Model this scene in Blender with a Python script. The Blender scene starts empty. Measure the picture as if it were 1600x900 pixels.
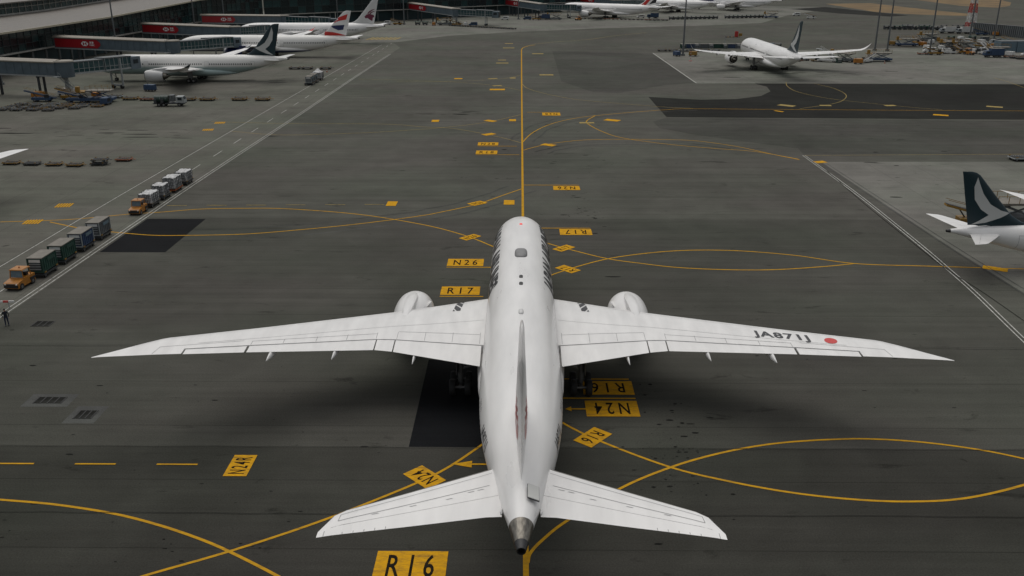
import bpy, bmesh, math, random
from mathutils import Vector, Matrix
from mathutils.geometry import tessellate_polygon
R = math.radians
random.seed(7)
scene = bpy.context.scene
COL = scene.collection

# ------------------------------------------------------------------ camera
CAM_H = 33.25; PITCH = 19.97; YAW = 0.51; F_PX = 1414.5      # focal length in pixels of a 1600 px wide picture
cam_data = bpy.data.cameras.new('camera'); cam = bpy.data.objects.new('camera', cam_data); COL.objects.link(cam)
cam.location = (0, 0, CAM_H); cam.rotation_euler = (R(90 - PITCH), 0, R(YAW))
cam_data.sensor_width = 36; cam_data.lens = F_PX / 1600 * 36
cam_data.clip_start = 0.5; cam_data.clip_end = 6000
scene.camera = cam

# ------------------------------------------------------------------ overcast sky and a soft high sun
SUN_EL, SUN_AZ = 68, -20          # sun stands ahead of the camera, a little to the left
world = bpy.data.worlds.new('World'); scene.world = world; world.use_nodes = True
wn = world.node_tree.nodes; wl = world.node_tree.links
bg = wn['Background']; bg.inputs['Strength'].default_value = 0.08
sky = wn.new('ShaderNodeTexSky'); sky.sky_type = 'NISHITA'; sky.sun_disc = False
sky.sun_elevation = R(SUN_EL); sky.sun_rotation = R(SUN_AZ); sky.dust_density = 3.0; sky.air_density = 1.5
hs = wn.new('ShaderNodeHueSaturation'); hs.inputs['Saturation'].default_value = 0.22
wl.new(sky.outputs[0], hs.inputs['Color']); wl.new(hs.outputs[0], bg.inputs['Color'])
sun_data = bpy.data.lights.new('sun', 'SUN'); sun_data.energy = 1.15; sun_data.angle = R(70); sun_data.color = (1, .96, .9)
sun = bpy.data.objects.new('sun', sun_data); COL.objects.link(sun)
sdir = Vector((math.sin(R(SUN_AZ)) * math.cos(R(SUN_EL)), math.cos(R(SUN_AZ)) * math.cos(R(SUN_EL)), math.sin(R(SUN_EL))))
sun.rotation_euler = sdir.to_track_quat('Z', 'Y').to_euler()
vs = scene.view_settings
vs.view_transform = 'Standard'; vs.look = 'None'; vs.exposure = 0.0; vs.gamma = 1.0; vs.use_curve_mapping = False

# ------------------------------------------------------------------ helpers
_p = R(PITCH); _y = R(YAW)
_fw = Vector((-math.sin(_y) * math.cos(_p), math.cos(_y) * math.cos(_p), -math.sin(_p)))
_rt = Vector((math.cos(_y), math.sin(_y), 0)); _up = _rt.cross(_fw)
def G(px, py, z=0.0):
    "where a spot of the 1600x900 photograph lies on the horizontal plane at height z"
    d = _fw * F_PX + _rt * (px - 800) + _up * (450 - py)
    t = (z - CAM_H) / d.z
    return Vector((d.x * t, d.y * t, z))

def tag(o, label=None, cat=None, group=None, kind=None):
    if label: o['label'] = label
    if cat: o['category'] = cat
    if group: o['group'] = group
    if kind: o['kind'] = kind
    return o
def empty(name, loc=(0, 0, 0), rz=0.0, label=None, cat=None, group=None, kind=None):
    o = bpy.data.objects.new(name, None); COL.objects.link(o)
    o.empty_display_size = .3
    o.location = loc; o.rotation_euler = (0, 0, rz)
    return tag(o, label, cat, group, kind)
def link_mesh(name, me, parent=None):
    o = bpy.data.objects.new(name, me); COL.objects.link(o)
    if parent: o.parent = parent
    return o
def copy_tree(o, parent=None):
    c = o.copy(); COL.objects.link(c); c.parent = parent
    for ch in o.children: copy_tree(ch, c)
    return c

class MB:
    "collects faces, then links them as ONE mesh object"
    def __init__(s): s.v = []; s.f = []; s.m = []; s.sm = []
    def add(s, vs_, fs, mi=0, smooth=False):
        b = len(s.v); s.v += [tuple(q) for q in vs_]
        for f in fs: s.f.append(tuple(i + b for i in f)); s.m.append(mi); s.sm.append(smooth)
        return s
    def box(s, c, d, rz=0, mi=0, top=(1, 1), rot=None):
        x, y, z = d[0] / 2, d[1] / 2, d[2] / 2
        P = [Vector((sx * x * (top[0] if sz > 0 else 1), sy * y * (top[1] if sz > 0 else 1), sz * z)) for sz in (-1, 1) for sx, sy in ((-1, -1), (1, -1), (1, 1), (-1, 1))]
        M = rot if rot else Matrix.Rotation(rz, 3, 'Z')
        P = [M @ q + Vector(c) for q in P]
        return s.add(P, [(3, 2, 1, 0), (4, 5, 6, 7), (0, 1, 5, 4), (1, 2, 6, 5), (2, 3, 7, 6), (3, 0, 4, 7)], mi)
    def cyl(s, a, b, r0, r1=None, n=10, mi=0, caps=True, smooth=True):
        a = Vector(a); b = Vector(b); r1 = r0 if r1 is None else r1
        d = (b - a).normalized(); u = d.orthogonal().normalized(); w = d.cross(u)
        P = []
        for q, r in ((a, r0), (b, r1)):
            for i in range(n):
                t = 2 * math.pi * i / n; P.append(q + (u * math.cos(t) + w * math.sin(t)) * r)
        s.add(P, [(i, (i + 1) % n, n + (i + 1) % n, n + i) for i in range(n)], mi, smooth)
        if caps:
            s.add(P[:n], [tuple(range(n - 1, -1, -1))], mi); s.add(P[n:], [tuple(range(n))], mi)
        return s
    def bar(s, a, b, w, h=None, mi=0):
        "square bar from a to b"
        a = Vector(a); b = Vector(b); h = h or w
        d = (b - a); L = d.length; q = d.to_track_quat('X', 'Z').to_matrix()
        return s.box((a + b) / 2, (L, w, h), mi=mi, rot=q)
    def prism(s, poly, z0, z1, mi=0, axis='z'):
        n = len(poly)
        if axis == 'z': P = [(x, y, z0) for x, y in poly] + [(x, y, z1) for x, y in poly]
        elif axis == 'x': P = [(z0, x, y) for x, y in poly] + [(z1, x, y) for x, y in poly]
        else: P = [(x, z0, y) for x, y in poly] + [(x, z1, y) for x, y in poly]
        return s.add(P, [tuple(range(n - 1, -1, -1)), tuple(range(n, 2 * n))] + [(i, (i + 1) % n, n + (i + 1) % n, n + i) for i in range(n)], mi)
    def loft(s, rings, closed=True, cap0=True, cap1=True, mi=0, smooth=True):
        n = len(rings[0]); P = [q for r in rings for q in r]; F = []
        for k in range(len(rings) - 1):
            for i in range(n if closed else n - 1):
                j = (i + 1) % n; F.append((k * n + i, k * n + j, (k + 1) * n + j, (k + 1) * n + i))
        s.add(P, F, mi, smooth)
        if cap0: s.add(rings[0], [tuple(range(n - 1, -1, -1))], mi)
        if cap1: s.add(rings[-1], [tuple(range(n))], mi)
        return s
    def mesh(s, name, mats):
        me = bpy.data.meshes.new(name); me.from_pydata(s.v, [], s.f)
        for m in (mats if isinstance(mats, (list, tuple)) else [mats]): me.materials.append(m)
        me.polygons.foreach_set('material_index', s.m); me.polygons.foreach_set('use_smooth', s.sm)
        bm = bmesh.new(); bm.from_mesh(me); bmesh.ops.remove_doubles(bm, verts=bm.verts, dist=1e-4)
        bmesh.ops.recalc_face_normals(bm, faces=bm.faces); bm.to_mesh(me); bm.free()
        me.update(); return me
    def build(s, name, mats, parent=None, loc=None, auto=None):
        o = link_mesh(name, s.mesh(name, mats), parent)
        if loc: o.location = loc
        if any(s.sm): o.data.set_sharp_from_angle(angle=R(auto or 40))
        return o

# flat art: polygons or lettering in a plane, cut to a grid and laid onto a surface by a function
def poly_bm(polys):
    bm = bmesh.new()
    for p in polys:
        V = [bm.verts.new((x, y, 0)) for x, y in p]
        for t in tessellate_polygon([[Vector((x, y, 0)) for x, y in p]]):
            f = bm.faces.new([V[i] for i in t])
    bm.normal_update()
    for f in bm.faces:
        if f.normal.z < 0: f.normal_flip()
    return bm
def text_bm(txt, h, space=1.0, bold=0.0, sx=1.0, res=3, align='LEFT'):
    cu = bpy.data.curves.new('letters', 'FONT'); cu.body = txt; cu.size = 1; cu.space_character = space
    cu.resolution_u = res; cu.offset = bold; cu.align_x = align; cu.fill_mode = 'FRONT'
    ob = bpy.data.objects.new('letters', cu); COL.objects.link(ob)
    dg = bpy.context.evaluated_depsgraph_get(); me = ob.evaluated_get(dg).to_mesh()
    bm = bmesh.new(); bm.from_mesh(me); ob.evaluated_get(dg).to_mesh_clear()
    bpy.data.objects.remove(ob); bpy.data.curves.remove(cu)
    k = h / 0.69
    for v in bm.verts: v.co = Vector((v.co.x * k * sx, v.co.y * k, 0))
    bmesh.ops.triangulate(bm, faces=bm.faces)
    return bm
def bm_cut(bm, step_u=None, step_v=None):
    for ax, st in ((0, step_u), (1, step_v)):
        if not st: continue
        lo = min(v.co[ax] for v in bm.verts); hi = max(v.co[ax] for v in bm.verts)
        q = lo + st
        while q < hi - 1e-4:
            no = Vector((0, 0, 0)); no[ax] = 1; co = Vector((0, 0, 0)); co[ax] = q
            bmesh.ops.bisect_plane(bm, geom=bm.verts[:] + bm.edges[:] + bm.faces[:], plane_co=co, plane_no=no, dist=1e-6)
            q += st
def bm_obj(name, bm, mat, parent=None, fn=None):
    if fn:
        for v in bm.verts: v.co = Vector(fn(v.co.x, v.co.y))
    me = bpy.data.meshes.new(name); bm.to_mesh(me); bm.free(); me.materials.append(mat)
    return link_mesh(name, me, parent)
def lerp_table(tab, smooth=False):
    def f(t, k):
        if t <= tab[0][0]: return tab[0][k]
        for i in range(len(tab) - 1):
            a, b = tab[i], tab[i + 1]
            if t <= b[0]:
                u = (t - a[0]) / (b[0] - a[0])
                if smooth:
                    def sl(j):
                        if j <= 0 or j >= len(tab) - 1: 
                            j0, j1 = (0, 1) if j <= 0 else (len(tab) - 2, len(tab) - 1)
                            return (tab[j1][k] - tab[j0][k]) / (tab[j1][0] - tab[j0][0])
                        d0 = (tab[j][k] - tab[j - 1][k]) / (tab[j][0] - tab[j - 1][0]); d1 = (tab[j + 1][k] - tab[j][k]) / (tab[j + 1][0] - tab[j][0])
                        return 0 if d0 * d1 <= 0 else 2 * d0 * d1 / (d0 + d1)
                    h = b[0] - a[0]; m0 = sl(i) * h; m1 = sl(i + 1) * h
                    return (2*u**3 - 3*u*u + 1) * a[k] + (u**3 - 2*u*u + u) * m0 + (-2*u**3 + 3*u*u) * b[k] + (u**3 - u*u) * m1
                return a[k] + (b[k] - a[k]) * u
        return tab[-1][k]
    return f
ORD = ['first', 'second', 'third', 'fourth', 'fifth', 'sixth', 'seventh', 'eighth', 'ninth', 'tenth', 'eleventh', 'twelfth',
       'thirteenth', 'fourteenth', 'fifteenth', 'sixteenth', 'seventeenth', 'eighteenth', 'nineteenth', 'twentieth']

# ------------------------------------------------------------------ materials
def pmat(name, col, rough=.5, metal=0.0, var=0.0, vscale=2.0, bump=0.0, bscale=20.0, spec=.5, emit=None, estr=0.0, coat=0.0, stretch=(1, 1, 1)):
    m = bpy.data.materials.new(name); m.use_nodes = True; nt = m.node_tree; n = nt.nodes; l = nt.links
    b = n['Principled BSDF']; b.inputs['Base Color'].default_value = (*col, 1); b.inputs['Roughness'].default_value = rough
    b.inputs['Metallic'].default_value = metal; b.inputs['Specular IOR Level'].default_value = spec; b.inputs['Coat Weight'].default_value = coat
    if emit: b.inputs['Emission Color'].default_value = (*emit, 1); b.inputs['Emission Strength'].default_value = estr
    tc = n.new('ShaderNodeTexCoord'); mp = n.new('ShaderNodeMapping'); l.new(tc.outputs['Object'], mp.inputs[0]); mp.inputs['Scale'].default_value = stretch
    if var:
        nz = n.new('ShaderNodeTexNoise'); nz.inputs['Scale'].default_value = vscale; nz.inputs['Detail'].default_value = 5; l.new(mp.outputs[0], nz.inputs[0])
        cr = n.new('ShaderNodeMapRange'); l.new(nz.outputs[0], cr.inputs[0]); cr.inputs[1].default_value = .3; cr.inputs[2].default_value = .7
        cr.inputs[3].default_value = 1 - var; cr.inputs[4].default_value = 1 + var * .6
        mx = n.new('ShaderNodeVectorMath'); mx.operation = 'SCALE'; mx.inputs[0].default_value = col; l.new(cr.outputs[0], mx.inputs['Scale']); l.new(mx.outputs[0], b.inputs['Base Color'])
        r2 = n.new('ShaderNodeMapRange'); l.new(nz.outputs[0], r2.inputs[0]); r2.inputs[3].default_value = max(0, rough - .1); r2.inputs[4].default_value = min(1, rough + .12); l.new(r2.outputs[0], b.inputs['Roughness'])
    if bump:
        n2 = n.new('ShaderNodeTexNoise'); n2.inputs['Scale'].default_value = bscale; l.new(mp.outputs[0], n2.inputs[0])
        bp = n.new('ShaderNodeBump'); bp.inputs['Strength'].default_value = bump; l.new(n2.outputs[0], bp.inputs['Height']); l.new(bp.outputs[0], b.inputs['Normal'])
    return m

def pavement(name, base, warm=0.0, streak=.3, blotch=.3, joints=None, jdark=.45, rough=.78, stain=.5, speck=.25):
    "weathered paving: streaks along the paving lanes, blotches, oil spots, fine aggregate, optional joints (dx, dy)"
    m = bpy.data.materials.new(name); m.use_nodes = True; nt = m.node_tree; n = nt.nodes; l = nt.links
    b = n['Principled BSDF']; b.inputs['Specular IOR Level'].default_value = .02
    tc = n.new('ShaderNodeTexCoord')
    def mapped(sc, rz=0):
        q = n.new('ShaderNodeMapping'); l.new(tc.outputs['Object'], q.inputs[0]); q.inputs['Scale'].default_value = sc; q.inputs['Rotation'].default_value = (0, 0, rz); return q.outputs[0]
    def noise(vec, scale, detail=4, rg=.5, dist=0.0):
        q = n.new('ShaderNodeTexNoise'); l.new(vec, q.inputs[0]); q.inputs['Scale'].default_value = scale; q.inputs['Detail'].default_value = detail; q.inputs['Roughness'].default_value = rg; q.inputs['Distortion'].default_value = dist; return q.outputs[0]
    def rng(v, a, bb, c, d):
        q = n.new('ShaderNodeMapRange'); l.new(v, q.inputs[0])
        for i, t in enumerate((a, bb, c, d)): q.inputs[i + 1].default_value = t
        return q.outputs[0]
    def mul(a, c):
        q = n.new('ShaderNodeMath'); q.operation = 'MULTIPLY'; l.new(a, q.inputs[0])
        if isinstance(c, float): q.inputs[1].default_value = c
        else: l.new(c, q.inputs[1])
        return q.outputs[0]
    f = rng(noise(mapped((.018, .55, 1)), 1.0, 4, .65), .3, .7, 1 - streak, 1 + streak)                # drawn out along X
    f = mul(f, rng(noise(mapped((.06, 1.9, 1), .02), 1.0, 4, .6), .3, .7, 1 - streak * .5, 1 + streak * .4))
    f = mul(f, rng(noise(mapped((1, 1, 1)), .035, 4, .55, .6), .3, .7, 1 - blotch, 1 + blotch * .8))
    f = mul(f, rng(noise(mapped((1, 1, 1)), .22, 4, .6, .4), .3, .7, 1 - blotch * .55, 1 + blotch * .45))
    f = mul(f, rng(noise(mapped((1, 1, 1)), 9.0, 2, .8), .25, .75, 1 - speck, 1 + speck))
    # oil and rubber spots
    f = mul(f, rng(noise(mapped((.16, .5, 1), .1), 1.0, 4, .7, .8), .62, .72, 1.0, 1 - stain))
    f = mul(f, rng(noise(mapped((.9, 1.3, 1), .4), 1.0, 3, .7, .5), .70, .76, 1.0, 1 - stain * .8))
    if joints:
        sx = n.new('ShaderNodeSeparateXYZ'); l.new(tc.outputs['Object'], sx.inputs[0])
        for ax, d in enumerate(joints):
            if not d: continue
            q = n.new('ShaderNodeMath'); q.operation = 'PINGPONG'; l.new(sx.outputs[ax], q.inputs[0]); q.inputs[1].default_value = d / 2
            f = mul(f, rng(q.outputs[0], .025, .07, 1 - jdark, 1.0))
    rgb = n.new('ShaderNodeVectorMath'); rgb.operation = 'SCALE'
    tint = n.new('ShaderNodeMix'); tint.data_type = 'RGBA'; l.new(rng(noise(mapped((.6, 1, 1)), .05, 3), .35, .65, 0, 1), tint.inputs[0])
    tint.inputs[6].default_value = (base * (1 + warm * .45), base, base * (1 - warm * 1.1), 1)
    tint.inputs[7].default_value = (base * (.97 + warm * .1), base * 1.02, base * (.95 - warm), 1)
    l.new(tint.outputs[2], rgb.inputs[0]); l.new(f, rgb.inputs['Scale']); l.new(rgb.outputs[0], b.inputs['Base Color'])
    b.inputs['Roughness'].default_value = rough
    return m

def paint(name, col, wear=.35, under=(.05, .048, .045), rough=.6):
    "road paint, worn through in places and crossed by tyre marks"
    m = bpy.data.materials.new(name); m.use_nodes = True; nt = m.node_tree; n = nt.nodes; l = nt.links
    b = n['Principled BSDF']; b.inputs['Roughness'].default_value = .9; b.inputs['Specular IOR Level'].default_value = .03
    tc = n.new('ShaderNodeNewGeometry'); mp = n.new('ShaderNodeMapping'); l.new(tc.outputs['Position'], mp.inputs[0]); mp.inputs['Scale'].default_value = (.8, 1.6, 1); mp.inputs['Rotation'].default_value = (0, 0, .35)
    a = n.new('ShaderNodeTexNoise'); a.inputs['Scale'].default_value = 1.6; a.inputs['Detail'].default_value = 8; a.inputs['Roughness'].default_value = .75; l.new(mp.outputs[0], a.inputs[0])
    r = n.new('ShaderNodeMapRange'); l.new(a.outputs[0], r.inputs[0]); r.inputs[1].default_value = .42; r.inputs[2].default_value = .72; r.inputs[3].default_value = 0; r.inputs[4].default_value = wear * 1.6
    mp2 = n.new('ShaderNodeMapping'); l.new(tc.outputs['Position'], mp2.inputs[0]); mp2.inputs['Scale'].default_value = (.25, 5, 1); mp2.inputs['Rotation'].default_value = (0, 0, -.32)
    c = n.new('ShaderNodeTexNoise'); c.inputs['Scale'].default_value = 1.0; c.inputs['Detail'].default_value = 4; l.new(mp2.outputs[0], c.inputs[0])
    r2 = n.new('ShaderNodeMapRange'); l.new(c.outputs[0], r2.inputs[0]); r2.inputs[1].default_value = .56; r2.inputs[2].default_value = .7; r2.inputs[3].default_value = 0; r2.inputs[4].default_value = wear
    ad = n.new('ShaderNodeMath'); ad.operation = 'ADD'; ad.use_clamp = True; l.new(r.outputs[0], ad.inputs[0]); l.new(r2.outputs[0], ad.inputs[1])
    mx = n.new('ShaderNodeMix'); mx.data_type = 'RGBA'; l.new(ad.outputs[0], mx.inputs[0]); mx.inputs[6].default_value = (*col, 1); mx.inputs[7].default_value = (*under, 1)
    l.new(mx.outputs[2], b.inputs['Base Color'])
    return m

M = {}
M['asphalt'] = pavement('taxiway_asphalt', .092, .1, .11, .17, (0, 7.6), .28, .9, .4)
M['asphalt_mid'] = pavement('taxiway_asphalt_middle', .073, .1, .11, .17, (0, 7.6), .28, .9, .4)  # darker paving section, with some lens vignette put into its colour
M['asphalt_vignette'] = pavement('taxiway_asphalt_vignette', .05, .1, .11, .2, (0, 7.6), .28, .9, .4)  # nearest paving section; lens vignette toward the bottom is painted into this tone
M['asphalt2'] = pavement('older_asphalt', .07, .09, .1, .2, None, .3, .8, .4)
M['newasphalt'] = pavement('new_asphalt', .022, .08, .16, .25, (0, 5.2), .3, .72, .2)
M['patch'] = pavement('fresh_asphalt_patch', .0115, -.12, .12, .2, None, 0, .7, .3)
M['concrete'] = pavement('apron_concrete', .12, .11, .09, .2, (7.5, 7.5), .28, .82, .6)
M['concrete2'] = pavement('apron_concrete_pale', .16, .085, .08, .22, (7.5, 7.5), .25, .82, .65)
M['slabpale'] = pavement('drain_concrete', .095, .02, .1, .35, None, 0, .85, .5)
M['yellow'] = paint('yellow_taxi_paint', (.66, .34, .014), .34)
M['yellowline'] = paint('yellow_line_paint', (.56, .30, .018), .26)
M['paleyellow'] = paint('faded_yellow_paint', (.40, .30, .11), .45)
M['white_line'] = paint('white_road_paint', (.56, .56, .52), .5)
M['blackpaint'] = paint('black_letter_paint', (.012, .011, .010), .12, (.1, .06, .015))
M['scuff'] = pavement('tyre_scuff', .075, .06, .2, .35, None, 0, .9, .5)
M['scuff_near'] = pavement('tyre_scuff_near', .055, .06, .2, .35, None, 0, .9, .5)
M['seal'] = pavement('joint_sealant', .03, .05, .3, .5, None, 0, .9, .5)
M['stain'] = pavement('oil_stain', .02, .05, .3, .4, None, 0, .9, .3)
M['grass'] = pmat('dry_grass', (.16, .10, .035), .9, var=.45, vscale=.06)
M['white'] = pmat('aircraft_white', (.78, .77, .755), .3, var=.09, vscale=.9, stretch=(1, .2, 1), coat=.15)
M['offwhite'] = pmat('aircraft_pale_grey', (.62, .62, .61), .35, var=.05, vscale=.6)
M['wingwhite'] = pmat('wing_white', (.75, .74, .725), .36, var=.09, vscale=1.3, stretch=(1, .22, 1))
M['wingseam'] = pmat('panel_seam_grey', (.33, .33, .33), .6)
M['seamdark'] = pmat('panel_gap_dark', (.06, .06, .065), .6)
M['metal'] = pmat('bare_metal', (.45, .44, .43), .3, .9, var=.25, vscale=4)
M['burnt'] = pmat('heat_stained_titanium', (.2, .185, .16), .34, .85, var=.55, vscale=2.5, stretch=(3, .8, 3))
M['lead'] = pmat('grey_leading_edge', (.2, .19, .17), .4, .4)
M['black'] = pmat('black_trim', (.012, .012, .014), .5)
M['letter'] = pmat('livery_black', (.02, .02, .024), .4)
M['red'] = pmat('livery_red', (.55, .03, .025), .4)
M['navy'] = pmat('livery_navy', (.012, .022, .09), .4)
M['green'] = pmat('livery_dark_teal', (.003, .022, .031), .4)
M['teal2'] = pmat('livery_teal', (.012, .12, .115), .4)
M['silverwing'] = pmat('livery_silver', (.5, .51, .5), .4)
M['maroon'] = pmat('livery_maroon', (.13, .012, .04), .4)
M['emgreen'] = pmat('livery_green', (.01, .13, .04), .4)
M['purple'] = pmat('livery_purple', (.04, .012, .12), .4)
M['domegrey'] = pmat('dome_grey', (.2, .2, .2), .5, var=.2, vscale=3)
M['hatchgrey'] = pmat('hatch_grey', (.6, .6, .57), .4)
M['tyre'] = pmat('rubber', (.014, .014, .014), .75)
M['rim'] = pmat('wheel_rim', (.2, .2, .2), .4, .6)
M['strut'] = pmat('gear_strut', (.14, .14, .14), .4, .3)
M['glass'] = pmat('dark_glass', (.012, .02, .026), .12, spec=.6)
M['fan'] = pmat('fan_blades', (.05, .05, .055), .45, .6)
M['beacon'] = pmat('beacon_red', (.6, .05, .05), .4, emit=(1, .12, .1), estr=.5)
M['facade'] = pmat('terminal_glass', (.007, .017, .019), .2, spec=.45, var=.4, vscale=.25)
M['facade2'] = pmat('terminal_glass_green', (.014, .045, .046), .25, spec=.4, var=.4, vscale=.3)
M['mullion'] = pmat('mullion_grey', (.025, .032, .034), .5)
M['ledge'] = pmat('pale_ledge', (.36, .35, .32), .6, var=.2, vscale=.4)
M['roof'] = pmat('roof_sheet', (.14, .125, .107), .55, var=.16, vscale=.25)
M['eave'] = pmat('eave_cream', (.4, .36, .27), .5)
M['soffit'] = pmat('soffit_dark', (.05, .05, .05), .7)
M['column'] = pmat('column_concrete', (.12, .13, .13), .7, var=.2, vscale=.5)
M['darkwall'] = pmat('recessed_wall', (.012, .036, .042), .6, var=.4, vscale=.2)
M['bridge'] = pmat('bridge_cladding', (.092, .125, .148), .5, var=.2, vscale=.6)
M['bridge2'] = pmat('bridge_cladding_dark', (.075, .105, .125), .5, var=.2, vscale=.6)
M['bridgeroof'] = pmat('bridge_roof', (.25, .225, .185), .6, var=.15, vscale=.4)
M['adred'] = pmat('advert_red', (.33, .012, .018), .4)
M['adwhite'] = pmat('advert_white', (.75, .75, .74), .5)
M['tunnelglass'] = pmat('tunnel_glass', (.015, .055, .062), .15, spec=.6)
M['steel'] = pmat('painted_steel', (.3, .32, .32), .5, var=.15, vscale=2)
M['darksteel'] = pmat('dark_steel', (.035, .04, .045), .5, var=.3, vscale=2)
M['mast'] = pmat('mast_galvanised', (.13, .14, .145), .5, .3, var=.2, vscale=.3)
M['tugy'] = pmat('tug_orange', (.36, .14, .012), .4, var=.25, vscale=2)
M['deckwood'] = pmat('dolly_deck', (.07, .05, .025), .8, var=.5, vscale=1.5)
M['yel'] = pmat('machine_yellow', (.25, .135, .016), .45, var=.25, vscale=2)
M['blue'] = pmat('machine_blue', (.02, .05, .11), .5, var=.25, vscale=2)
M['lblue'] = pmat('machine_pale_blue', (.12, .18, .22), .5, var=.25, vscale=2)
M['contgreen'] = pmat('container_green', (.013, .055, .04), .6, var=.3, vscale=2)
M['contgrey'] = pmat('container_grey', (.1, .11, .115), .6, var=.3, vscale=2)
M['contblue'] = pmat('container_blue', (.025, .05, .11), .6, var=.3, vscale=2)
M['conttop'] = pmat('container_top', (.19, .175, .15), .8, var=.25, vscale=1.2)
M['wrap'] = pmat('plastic_wrap', (.5, .5, .5), .35, var=.5, vscale=3.5, bump=.6, bscale=5)
M['net'] = pmat('cargo_net', (.06, .065, .07), .8)
M['carton'] = pmat('cartons', (.2, .14, .085), .8, var=.4, vscale=2)
M['vanwhite'] = pmat('vehicle_white', (.6, .6, .58), .4, var=.15, vscale=1)
M['dkgreen'] = pmat('vehicle_dark_green', (.02, .045, .035), .5, var=.3, vscale=2)
M['orange'] = pmat('safety_orange', (.3, .075, .02), .6)
M['redpaint'] = pmat('mast_red', (.42, .025, .02), .5)
M['whitepaint'] = pmat('mast_white', (.6, .6, .58), .5)
M['corr'] = pmat('corrugated_sheet', (.17, .185, .19), .55, var=.2, vscale=.3)
M['cloth'] = pmat('dark_uniform', (.015, .018, .025), .9)
M['trouser'] = pmat('navy_trousers', (.012, .02, .05), .9)
M['hivis'] = pmat('green_vest', (.03, .22, .09), .8)
M['skin'] = pmat('skin', (.3, .17, .11), .6)
M['hair'] = pmat('hair', (.012, .01, .009), .7)

def twotone(name, top, bottom, z, rough=.34):
    "fuselage paint that changes at a waterline"
    m = pmat(name, top, rough); n = m.node_tree.nodes; l = m.node_tree.links
    tc = n.new('ShaderNodeTexCoord'); sx = n.new('ShaderNodeSeparateXYZ'); l.new(tc.outputs['Object'], sx.inputs[0])
    r = n.new('ShaderNodeMapRange'); l.new(sx.outputs[2], r.inputs[0]); r.inputs[1].default_value = z - .5; r.inputs[2].default_value = z + .15
    mx = n.new('ShaderNodeMix'); mx.data_type = 'RGBA'; l.new(r.outputs[0], mx.inputs[0]); mx.inputs[6].default_value = (*bottom, 1); mx.inputs[7].default_value = (*top, 1)
    l.new(mx.outputs[2], n['Principled BSDF'].inputs['Base Color']); return m
M['cxbody'] = twotone('white_over_pale_teal', (.72, .71, .68), (.33, .42, .41), 4.4)
M['babody'] = twotone('white_over_navy', (.74, .73, .7), (.015, .03, .11), 2.75)
# ================================================================== the ground
def sheet(name, pts, z, mat, label=None, parent=None):
    bm = poly_bm([[(p[0], p[1]) for p in pts]])
    o = bm_obj(name, bm, mat, parent, lambda x, y: (x, y, z))
    if not parent: tag(o, label, None, None, 'structure')
    return o
mb = MB(); N = 24
xs = [-3000 + 6000 * i / N for i in range(N + 1)]; ys = [-400 + 4400 * i / N for i in range(N + 1)]
mb.add([(x, y, 0) for y in ys for x in xs], [(j * (N + 1) + i, j * (N + 1) + i + 1, (j + 1) * (N + 1) + i + 1, (j + 1) * (N + 1) + i) for j in range(N) for i in range(N)])
tag(mb.build('ground', M['asphalt']), 'dark grey weathered asphalt of the taxiway', kind='structure')
sheet('taxiway_pavement', [(-60, -60), (-60, 57.6), (70, 57.6), (70, -60)], .003, M['asphalt_vignette'], 'nearest asphalt section, its colour deepened with painted lens vignette')
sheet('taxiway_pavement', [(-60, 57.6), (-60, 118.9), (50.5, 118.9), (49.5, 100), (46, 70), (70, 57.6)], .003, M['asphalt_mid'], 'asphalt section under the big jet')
px = lambda L, z=0: [G(x, y, z).to_2d() for x, y in L]
sheet('apron_pavement', [(-51, 40), (-51, 160), (-50, 205), (-49, 280), (-48, 372), (-53, 392), (-70, 420), (-420, 420), (-420, 40)], .004, M['concrete'], 'warm grey concrete apron along the terminal')
sheet('apron_pavement', px([(1020, 83), (1088, 130), (1600, 131)]) + [(330, 262), (330, 372), (150, 372)], .004, M['concrete2'], 'pale concrete apron under the parked jet facing away')
sheet('apron_pavement', px([(1283, 253), (1378, 316), (1491, 390), (1600, 458)]) + [(120, 60), (190, 157), (120, 157.4)], .004, M['concrete2'], 'pale concrete apron under the dark-finned tail')
sheet('taxiway_pavement', px([(863, 80), (877, 127), (927, 144), (967, 145.6), (1040, 133), (1086, 129.4), (1019, 83.6)]), .004, M['asphalt2'], 'wedge of darker asphalt beside the far taxi line')
sheet('taxiway_pavement', px([(1013, 151.4), (1094.5, 156), (1151, 154.8), (1189, 150), (1204, 142.7), (1198, 135.5), (1179, 130.6), (1600, 132)]) + [(300, 264), (300, 200)] + px([(1600, 187), (1041.6, 183)]), .008, M['newasphalt'], 'strip of new black asphalt crossing to the far stands')
sheet('asphalt_patch', [(-50.7, 103.7), (-42.75, 103.7), (-42.75, 118.6), (-50.7, 118.6)], .012, M['patch'], 'black asphalt patch beside the container train')
sheet('asphalt_patch', [(-8.0, 57.7), (0.1, 57.7), (0.1, 72.9), (-8.0, 72.9)], .012, M['patch'], 'black asphalt patch under the near wing root')
sheet('taxiway_pavement', px([(1040, 184), (1020, 190), (1030, 200), (1090, 211), (1200, 226), (1247, 232), (1256, 242), (1600, 240), (1600, 189)]), .004, M['asphalt2'], 'darker asphalt between the black strip and the right stand')
sheet('apron_pavement', px([(560, 70), (620, 66), (700, 56), (805, 50), (920, 45), (1010, 42), (1100, 40), (1190, 36), (1230, 24)]) + [(230, 690), (120, 760), (-150, 640), (-420, 640), (-420, 420), (-70, 420)], .005, M['concrete2'], 'pale concrete apron before the dark glass wing')
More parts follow.
